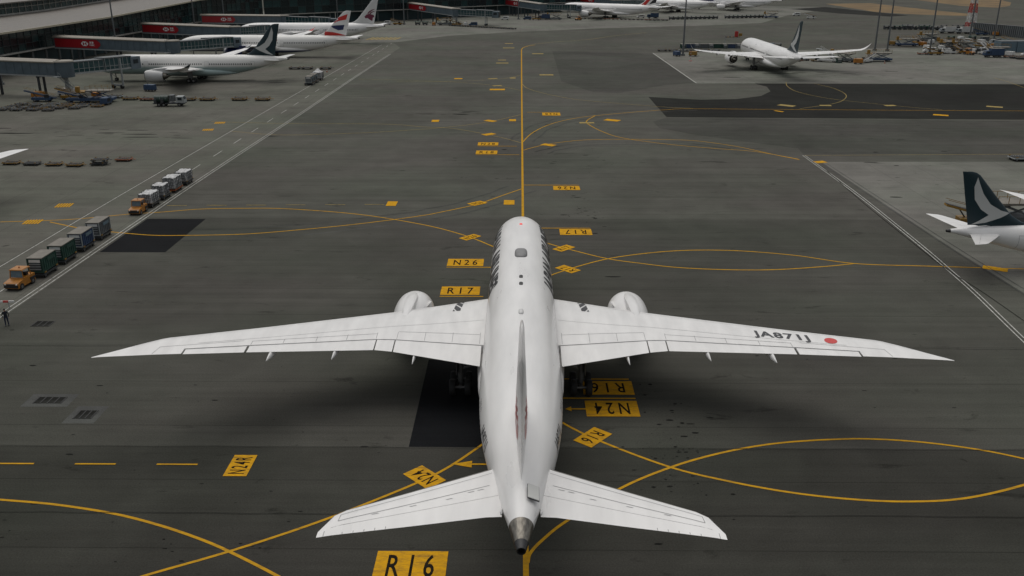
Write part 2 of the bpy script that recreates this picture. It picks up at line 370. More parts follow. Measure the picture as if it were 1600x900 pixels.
# faint lane edges and tyre arcs are worn into the paving
def blob(cx, cy, rx, ry, seed, n=22):
    rnd = random.Random(seed); ph = [rnd.uniform(0, 6.28) for _ in range(4)]
    return [(cx + rx * (1 + .13 * math.sin(2 * t + ph[0]) + .08 * math.sin(3 * t + ph[1])) * math.cos(t), cy + ry * (1 + .13 * math.sin(2 * t + ph[2])) * math.sin(t)) for t in [2 * math.pi * i / n for i in range(n)]]
far_grass = [('dry brown grass island behind the white trucks', px([(1290, 6), (1360, 5), (1440, 14), (1518, 22), (1512, 25), (1440, 23), (1370, 19), (1320, 11)])),
             ('dry brown grass island at the far upper corner', px([(1380, -4), (1440, 1), (1500, 9), (1560, 12), (1578, 9), (1580, 4), (1560, -1), (1500, -6)]))]
for lab, pts in far_grass: sheet('grass_verge', pts, .01, M['grass'], lab)
sheet('taxiway_pavement', px([(1235, 14), (1290, 11), (1420, 24), (1390, 26), (1310, 21)]), .006, M['newasphalt'], 'dark asphalt taxiway bend in the far distance')

# ------------------------------------------------------------------ painted lines
_lz = [0.016]
def catmull(P, sub=8):
    P = [Vector(p[:2]) for p in P]
    if len(P) < 3: return P
    Q = [2 * P[0] - P[1]] + P + [2 * P[-1] - P[-2]]; out = []
    for i in range(1, len(Q) - 2):
        a, b, c, d = Q[i - 1:i + 3]
        for k in range(sub):
            t = k / sub
            out.append(.5 * ((2 * b) + (c - a) * t + (2 * a - 5 * b + 4 * c - d) * t * t + (3 * b - a - 3 * c + d) * t ** 3))
    out.append(P[-1]); return out
def ribbon(P, w, z):
    L = []
    for i, p in enumerate(P):
        a = P[max(0, i - 1)]; b = P[min(len(P) - 1, i + 1)]; d = (b - a).normalized(); nrm = Vector((-d.y, d.x))
        L += [(p.x + nrm.x * w / 2, p.y + nrm.y * w / 2, z), (p.x - nrm.x * w / 2, p.y - nrm.y * w / 2, z)]
    return L, [(2 * i, 2 * i + 1, 2 * i + 3, 2 * i + 2) for i in range(len(P) - 1)]
def line(name, pts, w, mat, label, world_pts=False, smooth=True):
    P = [Vector(p) for p in pts] if world_pts else px(pts)
    P = catmull(P) if smooth else P
    _lz[0] += .0006
    v, f = ribbon(P, w, _lz[0]); o = MB().add(v, f).build(name, mat)
    tag(o, label, None, None, 'structure'); return o
Y = M['yellowline']
line('taxi_line', [(.42, 25), (.42, 60), (.42, 140), (.42, 250), (.47, 355), (.6, 366), (1.3, 373), (3, 379), (6, 384)], .34, Y, 'long straight yellow taxi centreline under the big jet', True)
line('taxi_line', [(822, 72), (840, 68.4), (874, 65), (920, 61.6), (960, 56), (1010, 51)], .3, M['paleyellow'], 'faded yellow line bending off the far end of the centreline')
YL = [
 ([(816.9, 221.8), (830, 209), (849, 198.5), (874, 190), (911, 183), (973, 176.7), (1040, 171.6), (1083, 170), (1264, 171.4), (1600, 173.4)], 'yellow lead-off line sweeping onto the black asphalt strip'),
 ([(930, 180.7), (916.8, 189), (920.5, 195), (942, 206), (973, 215.6), (1040, 225), (1110, 231.5), (1180, 237), (1249, 249)], 'thin yellow line hooking back toward the right stand'),
 ([(817, 235), (836.5, 229.6), (864.5, 224), (911, 219), (967, 217.8), (1040, 218.2), (1090, 220.4), (1151, 229), (1211, 242), (1249, 249.6)], 'thin yellow lead-off line just beyond the jet to the right stand'),
 ([(817, 294.6), (786.7, 305), (746, 319), (693, 330.7), (653, 338), (560, 350), (470, 359), (380, 366), (280, 368), (236, 367.6), (196, 364.5), (150, 360), (121, 356), (78, 347)], 'yellow line curving left across the black asphalt patch'),
 ([(0, 347), (109, 343), (199, 335), (249, 331.8), (311, 327), (380, 325.6), (450, 326.5), (560, 335), (660, 351), (726, 368), (772, 386), (805, 400)], 'yellow line curving in from the container train to the jet nose'),
 ([(835, 372), (858, 381), (898, 392), (950, 404.5), (1000, 411.5), (1057, 418), (1132, 421.5), (1208, 421.6), (1283, 417), (1336, 412)], 'lower yellow arc of the flat loop right of the jet'),
 ([(845, 438), (864, 429), (908, 415), (950, 404.5), (1000, 397), (1057, 392), (1113, 391), (1170, 393), (1246, 399.7), (1336, 412), (1450, 416), (1600, 420.4)], 'upper yellow arc running on to the dark-finned tail'),
 ([(-60, 777), (0, 781), (89, 789), (178, 803), (249, 821), (311, 842), (358, 862), (431, 899), (520, 950)], 'bold yellow curve cutting the lower left corner'),
 ([(150, 925), (229, 899), (358, 862), (480, 822), (578, 785), (684, 739.5), (752, 696), (790, 668), (818, 640)], 'bold yellow line passing under the left tailplane'),
 ([(824, 612), (845, 637), (881, 662), (939, 690), (1045, 729.5), (1137, 752), (1230, 769), (1322, 779.7), (1415, 784), (1507, 779), (1600, 758), (1680, 730)], 'lower arc of the big yellow loop at lower right'),
 ([(1680, 735), (1600, 717), (1530, 703), (1438, 691), (1345, 686), (1253, 689.5), (1184, 697), (1114, 711), (1045, 731.5), (971, 762.6), (886, 814), (850, 842), (829, 864), (824.6, 880)], 'upper arc of the big yellow loop ending at the tail cone'),
]
for P, lab in YL: line('taxi_line', P, .215, Y, lab)
YP = [
 ([(330, 190), (440, 193), (600, 194), (662, 198.5), (709, 201), (774, 213), (815, 223.4)], 'thin yellow line joining the centreline beside the far N28 board'),
 ([(815, 179), (762, 190.7), (693, 199.4), (631, 204), (560, 208), (440, 211), (360, 205)], 'thin yellow line fanning left across the far taxiway'),
 ([(815, 117), (787, 123), (740, 126), (693, 127.5), (620, 128)], 'faint yellow line leaving the centreline at far left'),
 ([(815, 141.5), (774, 134), (720, 129), (640, 125.5), (560, 124)], 'faint yellow line meeting the centreline from the far left'),
 ([(815.7, 131), (824, 138), (849, 145.6), (896, 155), (958, 161), (1040, 167.4), (1083, 169.4)], 'pale yellow line sweeping right below the darker asphalt wedge'),
 ([(1228, 128), (1230.5, 135), (1245.7, 143.4), (1283.5, 152), (1325, 157.8), (1416, 167), (1472, 171.6)], 'yellow lead-in line from the parked jet over the black strip'),
 ([(1272, 130.6), (1302, 138), (1320.6, 147), (1319.5, 155), (1302, 162), (1249.6, 170)], 'yellow hook turning round on the black asphalt strip'),
 ([(1554, 122), (1575, 128), (1600, 137)], 'short pale yellow curve at the edge of the far right stand'),
]
for P, lab in YP: line('taxi_line', P, .17, M['paleyellow'], lab)
W = M['white_line']
def xline(x0, pts): return [(p[0] + x0, p[1]) for p in pts]
dbl = [(-51.6, 60), (-51.5, 85), (-51.4, 113), (-51.2, 148), (-50.2, 206), (-49.4, 280), (-48.4, 345)]
line('edge_line', xline(-.28, dbl), .12, W, 'outer stripe of the white double line along the service road', True)
line('edge_line', xline(.28, dbl), .12, W, 'inner stripe of the white double line along the service road', True)
line('edge_line', [(-59.7, 70), (-59.7, 98), (-59.8, 130), (-59.6, 157), (-59.1, 206), (-58.2, 297), (-57.6, 360), (-57, 385)], .12, W, 'single white edge line on the terminal side of the service road', True)
rd = [(51.1, 161.8), (51.0, 154), (50.9, 143), (50.6, 130), (50.0, 117), (49.4, 105.5), (48.9, 98.6), (48.2, 90), (46.8, 77.7), (45, 60)]
line('edge_line', xline(-.22, rd), .12, W, 'left stripe of the white double line beside the dark-finned tail', True)
line('edge_line', xline(.22, rd), .12, W, 'right stripe of the white double line beside the dark-finned tail', True)
line('edge_line', px([(1256, 243), (1600, 241)]), .14, M['paleyellow'], 'thin pale line along the top of the right stand', True, False)
line('edge_line', px([(1020, 83), (1088, 130)]), .3, W, 'white edge line slanting past the light mast', True, False)
line('edge_line', px([(1088, 130.2), (1180, 130)]), .2, W, 'short white edge line above the black strip', True, False)
ap = px([(1284, 256), (1378, 318), (1491, 392), (1600, 460), (1680, 510)])
line('edge_line', xline(0, ap), .16, M['slabpale'], 'pale kerb strip bounding the right concrete stand', True)
line('edge_line', xline(.9, ap), .1, M['slabpale'], 'thin pale strip just inside the right concrete stand', True)
line('edge_line', px([(1284, 260), (1350, 318), (1423, 377), (1476, 418.6), (1540, 460), (1640, 530)]), .1, M['newasphalt'], 'dark crack seal line between the white line and the right stand', True)
def dashes(name, segs, w, mat, label):
    root = empty(name, (segs[0][0][0], segs[0][0][1], 0), label=label, kind='structure')
    for a, b in segs:
        _lz[0] += .0006; v, f = ribbon([Vector(a), Vector(b)], w, _lz[0])
        o = MB().add(v, f).build('dash', mat, root); o.location = (-segs[0][0][0], -segs[0][0][1], 0)
dashes('dashed_taxi_line', [((-36.85 + 5.75 * i - (3 if i == 0 else 0), 55.1), (-33.98 + 5.75 * i, 55.1)) for i in (0, 1, 2)], .17, Y, 'three long yellow dashes left of the N24R board')
dashes('dashed_taxi_line', [((-50.6 + 5.65 * i, 125.6 + .17 * i), (-47.75 + 5.65 * i, 125.6 + .17 * i)) for i in range(6)], .17, M['paleyellow'], 'row of thin yellow dashes beyond the black patch by the road')
dashes('dashed_road_line', [((-55.2 + .004 * (y - 88), y), (-55.2 + .004 * (y - 88), y + 5)) for y in range(76, 400, 12)], .14, W, 'white dashes down the middle of the service road')

# ------------------------------------------------------------------ painted boards with lettering
_bz = [.06]
def board(cx, cy, w, h, deg, text, label, lh=.62, stub=None, mat='yellow', skew=0.0, space=1.5, sx=.95, bold=.012):
    _bz[0] = .034
    root = empty('taxiway_marking', (cx, cy, 0), R(deg), label=label, kind='structure')
    sheet('painted_board', [(-w / 2, -h / 2), (w / 2, -h / 2), (w / 2, h / 2), (-w / 2, h / 2)], .034, M[mat], parent=root)
    if text:
        bm = text_bm(text, h * lh, space, bold, sx)
        x0 = min(v.co.x for v in bm.verts); x1 = max(v.co.x for v in bm.verts); k = w * (.66 if len(text) < 4 else .8) / (x1 - x0)
        bm_obj('lettering', bm, M['blackpaint'], root, lambda u, v: ((u - (x0 + x1) / 2) * k, v - h * lh / 2, .0385))
    if stub:   # thin line alongside the board that leads to the centreline: (x0, x1, y) in board space
        sheet('leading_line', [(stub[0], stub[2] - .11), (stub[1], stub[2] - .11), (stub[1], stub[2] + .11), (stub[0], stub[2] + .11)], .032, M['yellowline'], parent=root)
    return root
B = board
B(-6.3, 44.0, 4.2, 2.75, 0, 'R16', 'upright yellow R16 board at the bottom edge below the tailplane', .72, sx=.8)
B(-6.3, 90.55, 4.15, 2.6, 0, 'R17', 'upright yellow R17 board just above the left wing root', .7, (-2.07, 2.5, -1.75))
B(-6.3, 100.1, 4.2, 2.65, 0, 'N26', 'upright yellow N26 board left of the jet body', .66, (-2.1, 3.0, -1.75))
B(7.25, 112.75, 4.15, 2.7, 180, 'R17', 'upside-down yellow R17 board right of the jet nose', .66, (-2.0, 5.2, -1.75))
B(7.2, 136.7, 4.1, 2.6, 180, 'N26', 'upside-down yellow N26 board ahead and right of the nose', .66, (-2, 6.6, -1.9))
B(7.3, 67.4, 4.15, 2.5, 180, 'R16', 'upside-down yellow R16 board beside the main wheels', .68, (-1.9, 6, -1.65))
B(7.3, 63.75, 4.15, 2.65, 180, 'N24', 'upside-down yellow N24 board with an arrow beside the rear body', .7, (-2.05, 6, -1.75))
B(-19.45, 55.0, 2.8, 1.62, 90, 'N24R', 'sideways yellow N24R board beside three dashes', .66, space=1.3)
B(-6.45, 53.6, 2.65, 1.65, 134, 'N24', 'tilted yellow N24 board cut off by the left tailplane', .62, space=1.25)
B(5.45, 59.2, 2.65, 1.65, 230, 'R16', 'tilted yellow R16 board on the line right of the rear body', .62, space=1.3)
B(-6.3, 110.3, 2.65, 1.45, 47, 'N26', 'tilted yellow N26 board left of the jet nose', .6, space=1.25)
B(5.4, 105.75, 2.6, 1.5, 46, 'R17', 'tilted yellow R17 board right of the nose, farther of two', .6, space=1.25)
B(5.5, 97.8, 2.65, 1.55, 134, 'R17', 'tilted yellow R17 board right of the body, nearer of two', .6, space=1.25)
B(-6.15, 127.3, 2.5, 1.7, 42, 'N26', 'tilted yellow N26 board on the curve ahead of the nose', .6, space=1.25)
B(-1.55, 127.85, 1.55, 2.6, 0, None, 'small upright yellow board touching the centreline ahead of the nose')
B(-18.5, 127.0, 1.45, 2.6, 0, None, 'small upright yellow board at the end of the thin dashes')
B(-6.1, 172.1, 3.9, 3.1, 0, 'N28', 'far upright yellow N28 board left of the centreline', .62, (-1.9, 5.5, -2.2))
B(-6.1, 164.1, 3.9, 3.1, 0, 'R18', 'far upright yellow R18 board just below the N28 board', .62, (-1.9, 6, -2.2))
B(7.1, 207.6, 4.1, 4, 180, 'N28', 'far upside-down yellow N28 board right of the centreline', .62, (-2, 5.5, -2.6))
small = [(-6.3, 182.2, 2.7, 1.7, 40, 'yellow'), (-6.5, 198.3, 2.7, 1.7, 140, 'yellow'), (-1.65, 199.2, 1.5, 2.6, 0, 'yellow'), (-18.5, 198.2, 1.6, 2.6, 0, 'yellow'),
         (5.4, 171.2, 2.7, 1.7, 145, 'yellow'), (20.2, 199.4, 3.4, 2.2, 150, 'yellow'), (14.4, 196, 3.2, 1.6, 0, 'paleyellow'),
         (-6.2, 248.9, 4.1, 2.8, 0, 'yellow'), (-6.4, 256.8, 2.6, 1.6, 20, 'paleyellow'), (-8.1, 272.6, 2.8, 1.6, 20, 'paleyellow'), (-2.2, 274.2, 1.7, 2.4, 0, 'paleyellow'),
         (-18.3, 272.5, 2.4, 2.2, 0, 'yellow'), (8, 282, 4.2, 2.6, 0, 'paleyellow'), (-6.1, 315.3, 4.2, 2.4, 0, 'paleyellow'), (-6.4, 324.9, 2.8, 2, 0, 'paleyellow'),
         (-4.6, 371, 4.5, 2.6, 0, 'paleyellow'), (6.5, 347.7, 4.2, 2.6, 0, 'paleyellow'), (-4.8, 391, 3.4, 2.4, 0, 'paleyellow')]
for i, (x, y, w, h, d, m) in enumerate(small):
    B(x, y, w, h, d, None, ('%s of the small yellow boards along the far taxi line, counted outward' % ORD[i]), mat=m)
for (x, y, w, h, d), lab in zip([(64.3, 221, 5, 3, 140), (73.7, 221.1, 3.4, 2, 170), (89.3, 221.2, 3.4, 2.2, 10), (95.3, 207, 4, 2.4, 155), (113.5, 219.4, 4.4, 2.6, 150), (60.1, 212.2, 3, 1.2, 130), (52.3, 156.2, 2.6, 2, 20), (54.3, 98.4, 3.2, 1.8, 150)],
        ['largest yellow board on the black strip, at its left', 'flat yellow board on the black strip where the hook meets the line', 'lone yellow board at the middle of the black strip', 'yellow board at the lower edge of the black strip', 'yellow board nearest the right end of the black strip', 'small slanted yellow board below the largest one on the black strip', 'worn yellow board at the top corner of the right stand', 'rusty yellow board beneath the dark-finned tail']):
    B(x, y, w * .8, h * .75, d, None, lab, mat='yellow' if y < 215 else 'paleyellow')
for (x, y), lab in (((-65.5, 116.9), 'yellow slatted board left of the service road, nearer of two'), ((-65.4, 125.6), 'yellow slatted board left of the service road, farther of two'),
                    ((-64.6, 186.8), 'tiny yellow slatted board by the far service road edge, nearer'), ((-64.8, 195.3), 'tiny yellow slatted board by the far service road edge, farther')):
    r = empty('taxiway_marking', (x, y, 0), R(8), label=lab, kind='structure'); r.scale = (.8, .72, 1)
    for k in range(6): sheet('painted_bar', [(-1.3 + .46 * k, -1.5), (-1.0 + .46 * k, -1.5), (-1.0 + .46 * k, 1.5), (-1.3 + .46 * k, 1.5)], .034, M['yellow'], parent=r)
def arrow(x0, x1, y, hw, hl, label):
    o = bm_obj('arrow_marking', poly_bm([[(x0, y), (x0 + hl, y - hw), (x0 + hl, y - .09), (x1, y - .09), (x1, y + .09), (x0 + hl, y + .09), (x0 + hl, y + hw)]]), M['yellow'], None, lambda u, v: (u, v, .036))
    tag(o, label, None, None, 'structure')
arrow(-4.7, -1.6, 55.3, .45, 1.4, 'yellow arrow pointing left beside the left tailplane root')
arrow(3.6, 5.25, 63.65, .4, .5, 'small yellow arrow pointing from the upside-down N24 board to the body')
# faded yellow hatching in the far distance
r = empty('hatched_marking', (-62, 415, 0), label='faded yellow hatching on the apron behind the far tails', kind='structure')
for k in range(7): sheet('painted_bar', [(-6 + 2 * k, -6), (-4.9 + 2 * k, -6), (-3.4 + 2 * k, 7), (-4.5 + 2 * k, 7)], .03, M['paleyellow'], parent=r)

# ------------------------------------------------------------------ drain covers let into the paving
def drain(cx, cy, w, h, sk, label, iw, ih, collar=True):
    root = empty('drain_cover', (cx, cy, 0), label=label, cat='drain cover')
    if collar: sheet('concrete_collar', [(-w / 2, -h / 2), (w / 2, -h / 2), (w / 2, h / 2), (-w / 2, h / 2)], .008, M['slabpale'], parent=root)
    mb = MB(); mb.box((0, 0, .012), (iw, ih, .02)); mb.build('grate_pan', M['seal'], root)
    n = max(2, int(iw / .45))
    for k in range(n + 1): MB().box((-iw / 2 + iw * k / n, 0, .03), (.1, ih, .03)).build('grate_bar', M['tyre'], root)
drain(-37.6, 64.8, 3.7, 2.2, 0, 'square drain cover in a mossy concrete collar, upper of two', 2.2, 1.1)
drain(-33.65, 62.4, 2.45, 2.8, 0, 'dark drain cover in a mossy concrete collar, lower of two', 1.35, 1.35)
drain(-46.2, 80.9, 1.9, 1.5, 0, 'dark drain grate in the taxiway left of the wing tip', 1.7, 1.35, False)

# ------------------------------------------------------------------ oil and tar stains on the paving
def stains(cx, cy, sx, sy, n, rmin, rmax, seed, label, stretch=1.6):
    rnd = random.Random(seed); mb = MB()
    for k in range(n):
        x, y = cx + rnd.gauss(0, sx), cy + rnd.gauss(0, sy); r = rmin * (rmax / rmin) ** (rnd.random() ** 2)
        P = blob(x, y, r * stretch * rnd.uniform(.7, 1.3), r * rnd.uniform(.5, 1), rnd.random(), 11)
        mb.add([(a, b, .0125 + .0001 * k) for a, b in P], [tuple(range(11))])
    tag(mb.build('oil_stains', M['stain']), label, None, None, 'stuff')
stains(11.2, 58, 1.3, 4.6, 90, .03, .19, 1, 'cluster of small black oil spots right of the rear body', 1.3)
stains(9.5, 122, 1.2, 6, 40, .05, .3, 2, 'line of small dark spots ahead of the upside-down R17 board')
stains(-12, 209, 7, 2.6, 22, .08, .4, 3, 'dark skid marks left of the far centreline', 5)
stains(-95, 182, 18, 5, 30, .15, .6, 4, 'long dark oil streaks across the left apron', 7)
stains(70, 143, 12, 10, 12, .12, .6, 5, 'dark oil ovals on the right concrete stand', 2.2)
stains(95, 290, 22, 6, 24, .3, .9, 6, 'dark spots on the stand below the jet facing away', 4)
stains(-30, 60, 14, 12, 40, .03, .16, 7, 'scattered dark specks on the asphalt under the left wing', 2.2)
stains(35, 62, 14, 14, 34, .03, .18, 8, 'scattered dark specks on the asphalt under the right wing', 2.4)
stains(-18, 47, 6, 5, 34, .04, .2, 9, 'dark specks round the crossing yellow curves', 1.6)
stains(2, 155, 12, 24, 60, .06, .35, 10, 'dark specks along the far centreline', 2.2)
stains(-90, 265, 14, 5, 12, .5, 1.4, 12, 'oil staining under the teal-finned jet', 5)

# ------------------------------------------------------------------ sealed joints across the taxiway and tyre scuffs beside the turning lines
for yy, x0, x1, lab in ((57.6, -51, 46, 'dark sealed joint across the taxiway by the N24 arrow'), (75.6, -50, 46, 'dark sealed joint across the taxiway under the wings'), (118.9, -50.5, 50.5, 'dark sealed joint across the taxiway at the jet nose'), (49.2, -45, 40, 'dark sealed joint across the taxiway under the tailplane')):
    rnd = random.Random(yy); line('sealed_joint', [(x0 + (x1 - x0) * k / 40, yy + rnd.uniform(-.05, .05)) for k in range(41)], .045, M['seal'], lab, True)
zsave = _lz[0]; _lz[0] = .0085
def scuff(P, offs, mat, lab):
    W_ = catmull(px(P), 6)
    for i, o in enumerate(offs):
        Q = []
        for k, q in enumerate(W_):
            a = W_[max(0, k - 1)]; b = W_[min(len(W_) - 1, k + 1)]; d = (b - a).normalized(); Q.append((q.x - d.y * o + .25 * math.sin(k * .7 + o), q.y + d.x * o))
        line('tyre_scuff', Q, .45, M[mat], lab % ('outer', 'inner')[i], True)
scuff(YL[0][0][:8], (2.6, -2.2), 'scuff', '%s tyre scuff beside the lead-off line to the black strip')
scuff(YL[3][0][:9], (2.4, -2.6), 'scuff', '%s tyre scuff beside the line curving left past the nose')
scuff(YL[2][0][:8], (-2.8, -5.2), 'scuff', '%s tyre scuff beside the lead-off line to the right stand')
_lz[0] = zsave
# ================================================================== airliners
FUS = lerp_table([(0, .02, 4.2, 4.1), (.12, .36, 4.52, 3.78), (.35, .62, 4.8, 3.52), (.8, .98, 5.2, 3.18), (1.6, 1.42, 5.78, 2.83), (2.8, 1.88, 6.42, 2.5), (4.2, 2.27, 7.0, 2.27), (6, 2.58, 7.5, 2.12), (8, 2.78, 7.8, 2.06), (10.5, 2.87, 7.94, 2.03), (13, 2.885, 7.97, 2.03),
    (40, 2.885, 7.97, 2.03), (43, 2.86, 7.97, 2.1), (46, 2.74, 7.96, 2.4), (49, 2.52, 7.93, 2.95), (52, 2.18, 7.86, 3.65), (55, 1.72, 7.72, 4.45), (58, 1.15, 7.5, 5.3), (60.3, .7, 7.28, 5.93), (61, .57, 7.2, 6.12), (62.2, .36, 7.04, 6.4), (62.8, .24, 6.95, 6.5)], True)
WING = lerp_table([(0, 20.4, 36.4, 3.75, .125), (3, 22, 36, 3.95, .12), (10.2, 26.45, 34.62, 4.6, .105), (11.4, 27.15, 34.65, 4.72, .10), (20.6, 33.05, 37.6, 5.8, .09), (26.4, 37.2, 40.15, 6.7, .085), (27.6, 38.75, 40.78, 6.9, .08), (28.8, 40.55, 41.45, 7.13, .075), (29.5, 41.6, 41.9, 7.28, .06), (29.75, 42.02, 42.1, 7.33, .05)])
TAIL = lerp_table([(0, 53.6, 59.3, 6.3, .09), (.9, 54.2, 59.42, 6.36, .09), (1.75, 55.05, 59.6, 6.45, .09), (5.45, 57.6, 60.85, 6.75, .085), (8.95, 60.05, 62.05, 7.08, .08), (9.35, 60.55, 62.2, 7.12, .075), (9.65, 61.2, 62.34, 7.15, .06), (9.85, 61.95, 62.42, 7.17, .03)])
FIN = lerp_table([(6.7, 46.2, 58.2, .04), (7.75, 48.0, 58.2, .06), (8.4, 50.0, 58.35, .085), (9.5, 51.6, 58.6, .095), (13, 54.7, 59.45, .1), (16.3, 57.5, 60.2, .095), (16.75, 58.15, 60.32, .07), (16.95, 58.9, 60.38, .03)])
def yt(c): return 5 * (.2969 * math.sqrt(max(c, 0)) - .126 * c - .3516 * c * c + .2843 * c ** 3 - .1036 * c ** 4)
CP = [0, .006, .02, .05, .1, .18, .28, .4, .52, .6, .68, .77, .86, .94, 1.0]
def surface(mb, tab, pt, t0, t1, c0, c1, step, cap=True, dz=0.0, mi=0):
    "part of a wing, tailplane or fin: span t0..t1, chord c0..c1 (fractions); pt(t, s, thickness offset) gives the point"
    ts = [t0]
    while ts[-1] + step * 1.3 < t1: ts.append(ts[-1] + step)
    ts.append(t1)
    rings = []
    for t in ts:
        le, te, tc = tab(t, 1), tab(t, 2), tab(t, -1); ch = te - le
        a = c0(t, ch) if callable(c0) else c0; b = c1(t, ch) if callable(c1) else c1
        cs = [a] + [c for c in CP if a + .004 < c < b - .004] + [b]
        n = 15
        # resample to a fixed count so that rings join
        cs = [cs[0] + (cs[-1] - cs[0]) * ((k / (n - 1)) ** (2.0 if a == 0 else 1)) for k in range(n)]
        up = [pt(t, le + c * ch, yt(c) * tc * ch + dz) for c in cs]; lo = [pt(t, le + c * ch, -.8 * yt(c) * tc * ch + dz) for c in reversed(cs)]
        if a == 0: lo = lo[:-1]
        rings.append(up + lo)
    mb.loft(rings, True, cap, cap, mi)
    return mb

def airliner(name, loc, rz, label, L=62.8, dia=5.9, span=59.5, fin_k=1.0, body='white', fin='white', wing='wingwhite', nac='white', art=None, winglet=0.0, hero=False, tail_col='white', doors=True, lower_cone=None, eng=1.0, winglet_mat=None, tailspan=None, group='parked airliners', engine_s=0.0, fin_s=0.0):
    kL = L / 62.8; kF = dia / 5.9; kW = span / 59.5; kT = (tailspan or 19.7 * kL) / 19.7; e = kF * eng
    root = empty(name, loc, rz, label, 'airliner', group)
    SEG = 64 if hero else 28
    # ---- body
    def fus(s): return FUS(s, 1) * kF, FUS(s, 2) * kF, FUS(s, 3) * kF
    def ring(s, grow=0.0, n=SEG):
        w, zt, zb = fus(s); zc = (zt + zb) / 2; h = (zt - zb) / 2
        return [((w + grow) * math.cos(a), -s * kL, zc + (h + grow) * math.sin(a)) for a in [2 * math.pi * i / n for i in range(n)]]
    def side(sd, s, z, off=.012):
        w, zt, zb = fus(s); zc = (zt + zb) / 2; h = (zt - zb) / 2; q = max(-1, min(1, (z * kF - zc) / h))
        return (sd * (w * math.sqrt(1 - q * q) + off), -s * kL, zc + h * q + off * q)
    st = [0, .05, .12, .22, .35, .55, .8, 1.2, 1.6, 2.2, 2.8, 3.5, 4.2, 5, 6, 7, 8, 9.2, 10.5, 13, 18, 24, 30, 36, 40, 41.5, 43, 44.5, 46, 47.5, 49, 50.5, 52, 53.5, 55, 56.5, 58, 59, 60, 60.7]
    body_o = MB().loft([ring(s) for s in st], True, True, True).build('fuselage', M[body], root, auto=60)
    cone = MB().loft([ring(s, -.004) for s in (60.7, 61.1, 61.5, 61.9, 62.2)], True, False, False)
    cone.build('tail_cone', M['burnt' if hero else body], root, auto=60)
    ex = MB().loft([ring(s, -.012) for s in (62.2, 62.5, 62.8)], True, False, False); r1 = ring(62.8, -.07); r2 = [(x, y + .5, z) for x, y, z in r1]
    ex.loft([ring(62.8, -.012), r1, r2], True, False, True); ex.build('exhaust_outlet', M['black'], root)
    fr = []
    for s, w, zt, zb in [(18.6, .3, 3.0, 2.0), (19.6, 1.6, 3.4, 1.85), (21, 2.9, 3.9, 1.68), (23, 3.35, 4.25, 1.58), (28, 3.45, 4.35, 1.55), (34, 3.42, 4.3, 1.56), (38, 3.2, 4.1, 1.66), (41, 2.85, 3.9, 1.82), (43.5, 2.3, 3.6, 2.0), (46, 1.2, 3.2, 2.3)]:
        w *= kF; zt *= kF; zb *= kF; n = 32
        fr.append([(w * math.copysign(abs(math.cos(a)) ** .75, math.cos(a)), -s * kL, (zt + zb) / 2 + (zt - zb) / 2 * math.copysign(abs(math.sin(a)) ** .85, math.sin(a))) for a in [2 * math.pi * i / n for i in range(n)]])
    MB().loft(fr).build('belly_fairing', M['wingwhite' if hero else body], root, auto=60)
    # ---- cabin windows, cockpit glass, doors
    for sd in (-1, 1):
        wb = MB()
        s = 7.2
        while s < 53.2:
            if not any(abs(s - d) < 1.0 for d in (7.0, 17.3, 36.5, 52.6)):
                p = [side(sd, s + a * .14 / kL, 5.35 + b * .22) for a, b in ((-1, -1), (1, -1), (1, 1), (-1, 1))]; wb.add(p, [(0, 1, 2, 3)])
            s += .62 / kL
        tag(wb.build('cabin_windows', M['glass'], root), kind='stuff')
        cw = MB()
        for a in range(2):
            s0, s1 = (1.75, 2.75) if a == 0 else (2.82, 3.75); z0 = 5.15 + a * .06
            g = [side(sd, s0, z0 - .05), side(sd, s1, z0 + .05), side(sd, s1, z0 + .62), side(sd, s0 + .1, z0 + .45)]
            cw.add(g, [(0, 1, 2, 3)])
        tag(cw.build('cockpit_window', M['glass'], root))
        if doors:
            for d in (5.6, 17.3, 36.8, 51.4):
                w, h, t = .58 / kL, 1.0 / kF, .05; z = 5.05
                fr_ = poly_bm([[(d - w, z - h), (d + w, z - h), (d + w, z - h + t), (d - w, z - h + t)], [(d - w, z + h - t), (d + w, z + h - t), (d + w, z + h), (d - w, z + h)], [(d - w, z - h + t), (d - w + t, z - h + t), (d - w + t, z + h - t), (d - w, z + h - t)], [(d + w - t, z - h + t), (d + w, z - h + t), (d + w, z + h - t), (d + w - t, z + h - t)]])
                bm_cut(fr_, None, .3); bm_obj('door', fr_, M['wingseam'], root, lambda u, v: side(sd, u, v))
    # ---- wings
    for sd in (-1, 1):
        def wp(t, s, th, sd=sd):
            z = WING(t, 3) + th
            if winglet and t > 26.5:
                q = (t - 26.5) / 3.3; z += winglet * q * q; t = t - winglet * .35 * q * q
            return (sd * t * kW, -s * kL, z * kF)
        cf = .775
        mb = MB(); surface(mb, WING, wp, 2.0, 24.6, 0, cf, .8); surface(mb, WING, wp, 24.6, 29.75, 0, 1.0, .4)
        wg = mb.build('wing', M[wing], root, auto=45)
        gap = lambda t, ch: cf + .075 / ch
        for nm, a, b in (('flap', 3.15, 9.95), ('flaperon', 10.05, 11.4), ('flap', 11.5, 20.45), ('aileron', 20.62, 24.5)):
            surface(MB(), WING, wp, a, b, gap, 1.0, 1.2, dz=-.035)
            m2 = MB(); surface(m2, WING, wp, a, b, gap, 1.0, 1.2, dz=-.035); m2.build(nm, M[wing], root, auto=45)
        if winglet_mat:
            m2 = MB(); surface(m2, WING, lambda t, s, th: wp(t, s, th * 1.3), 28.0, 29.74, 0, 1.0, .3); m2.build('winglet', M[winglet_mat], root)
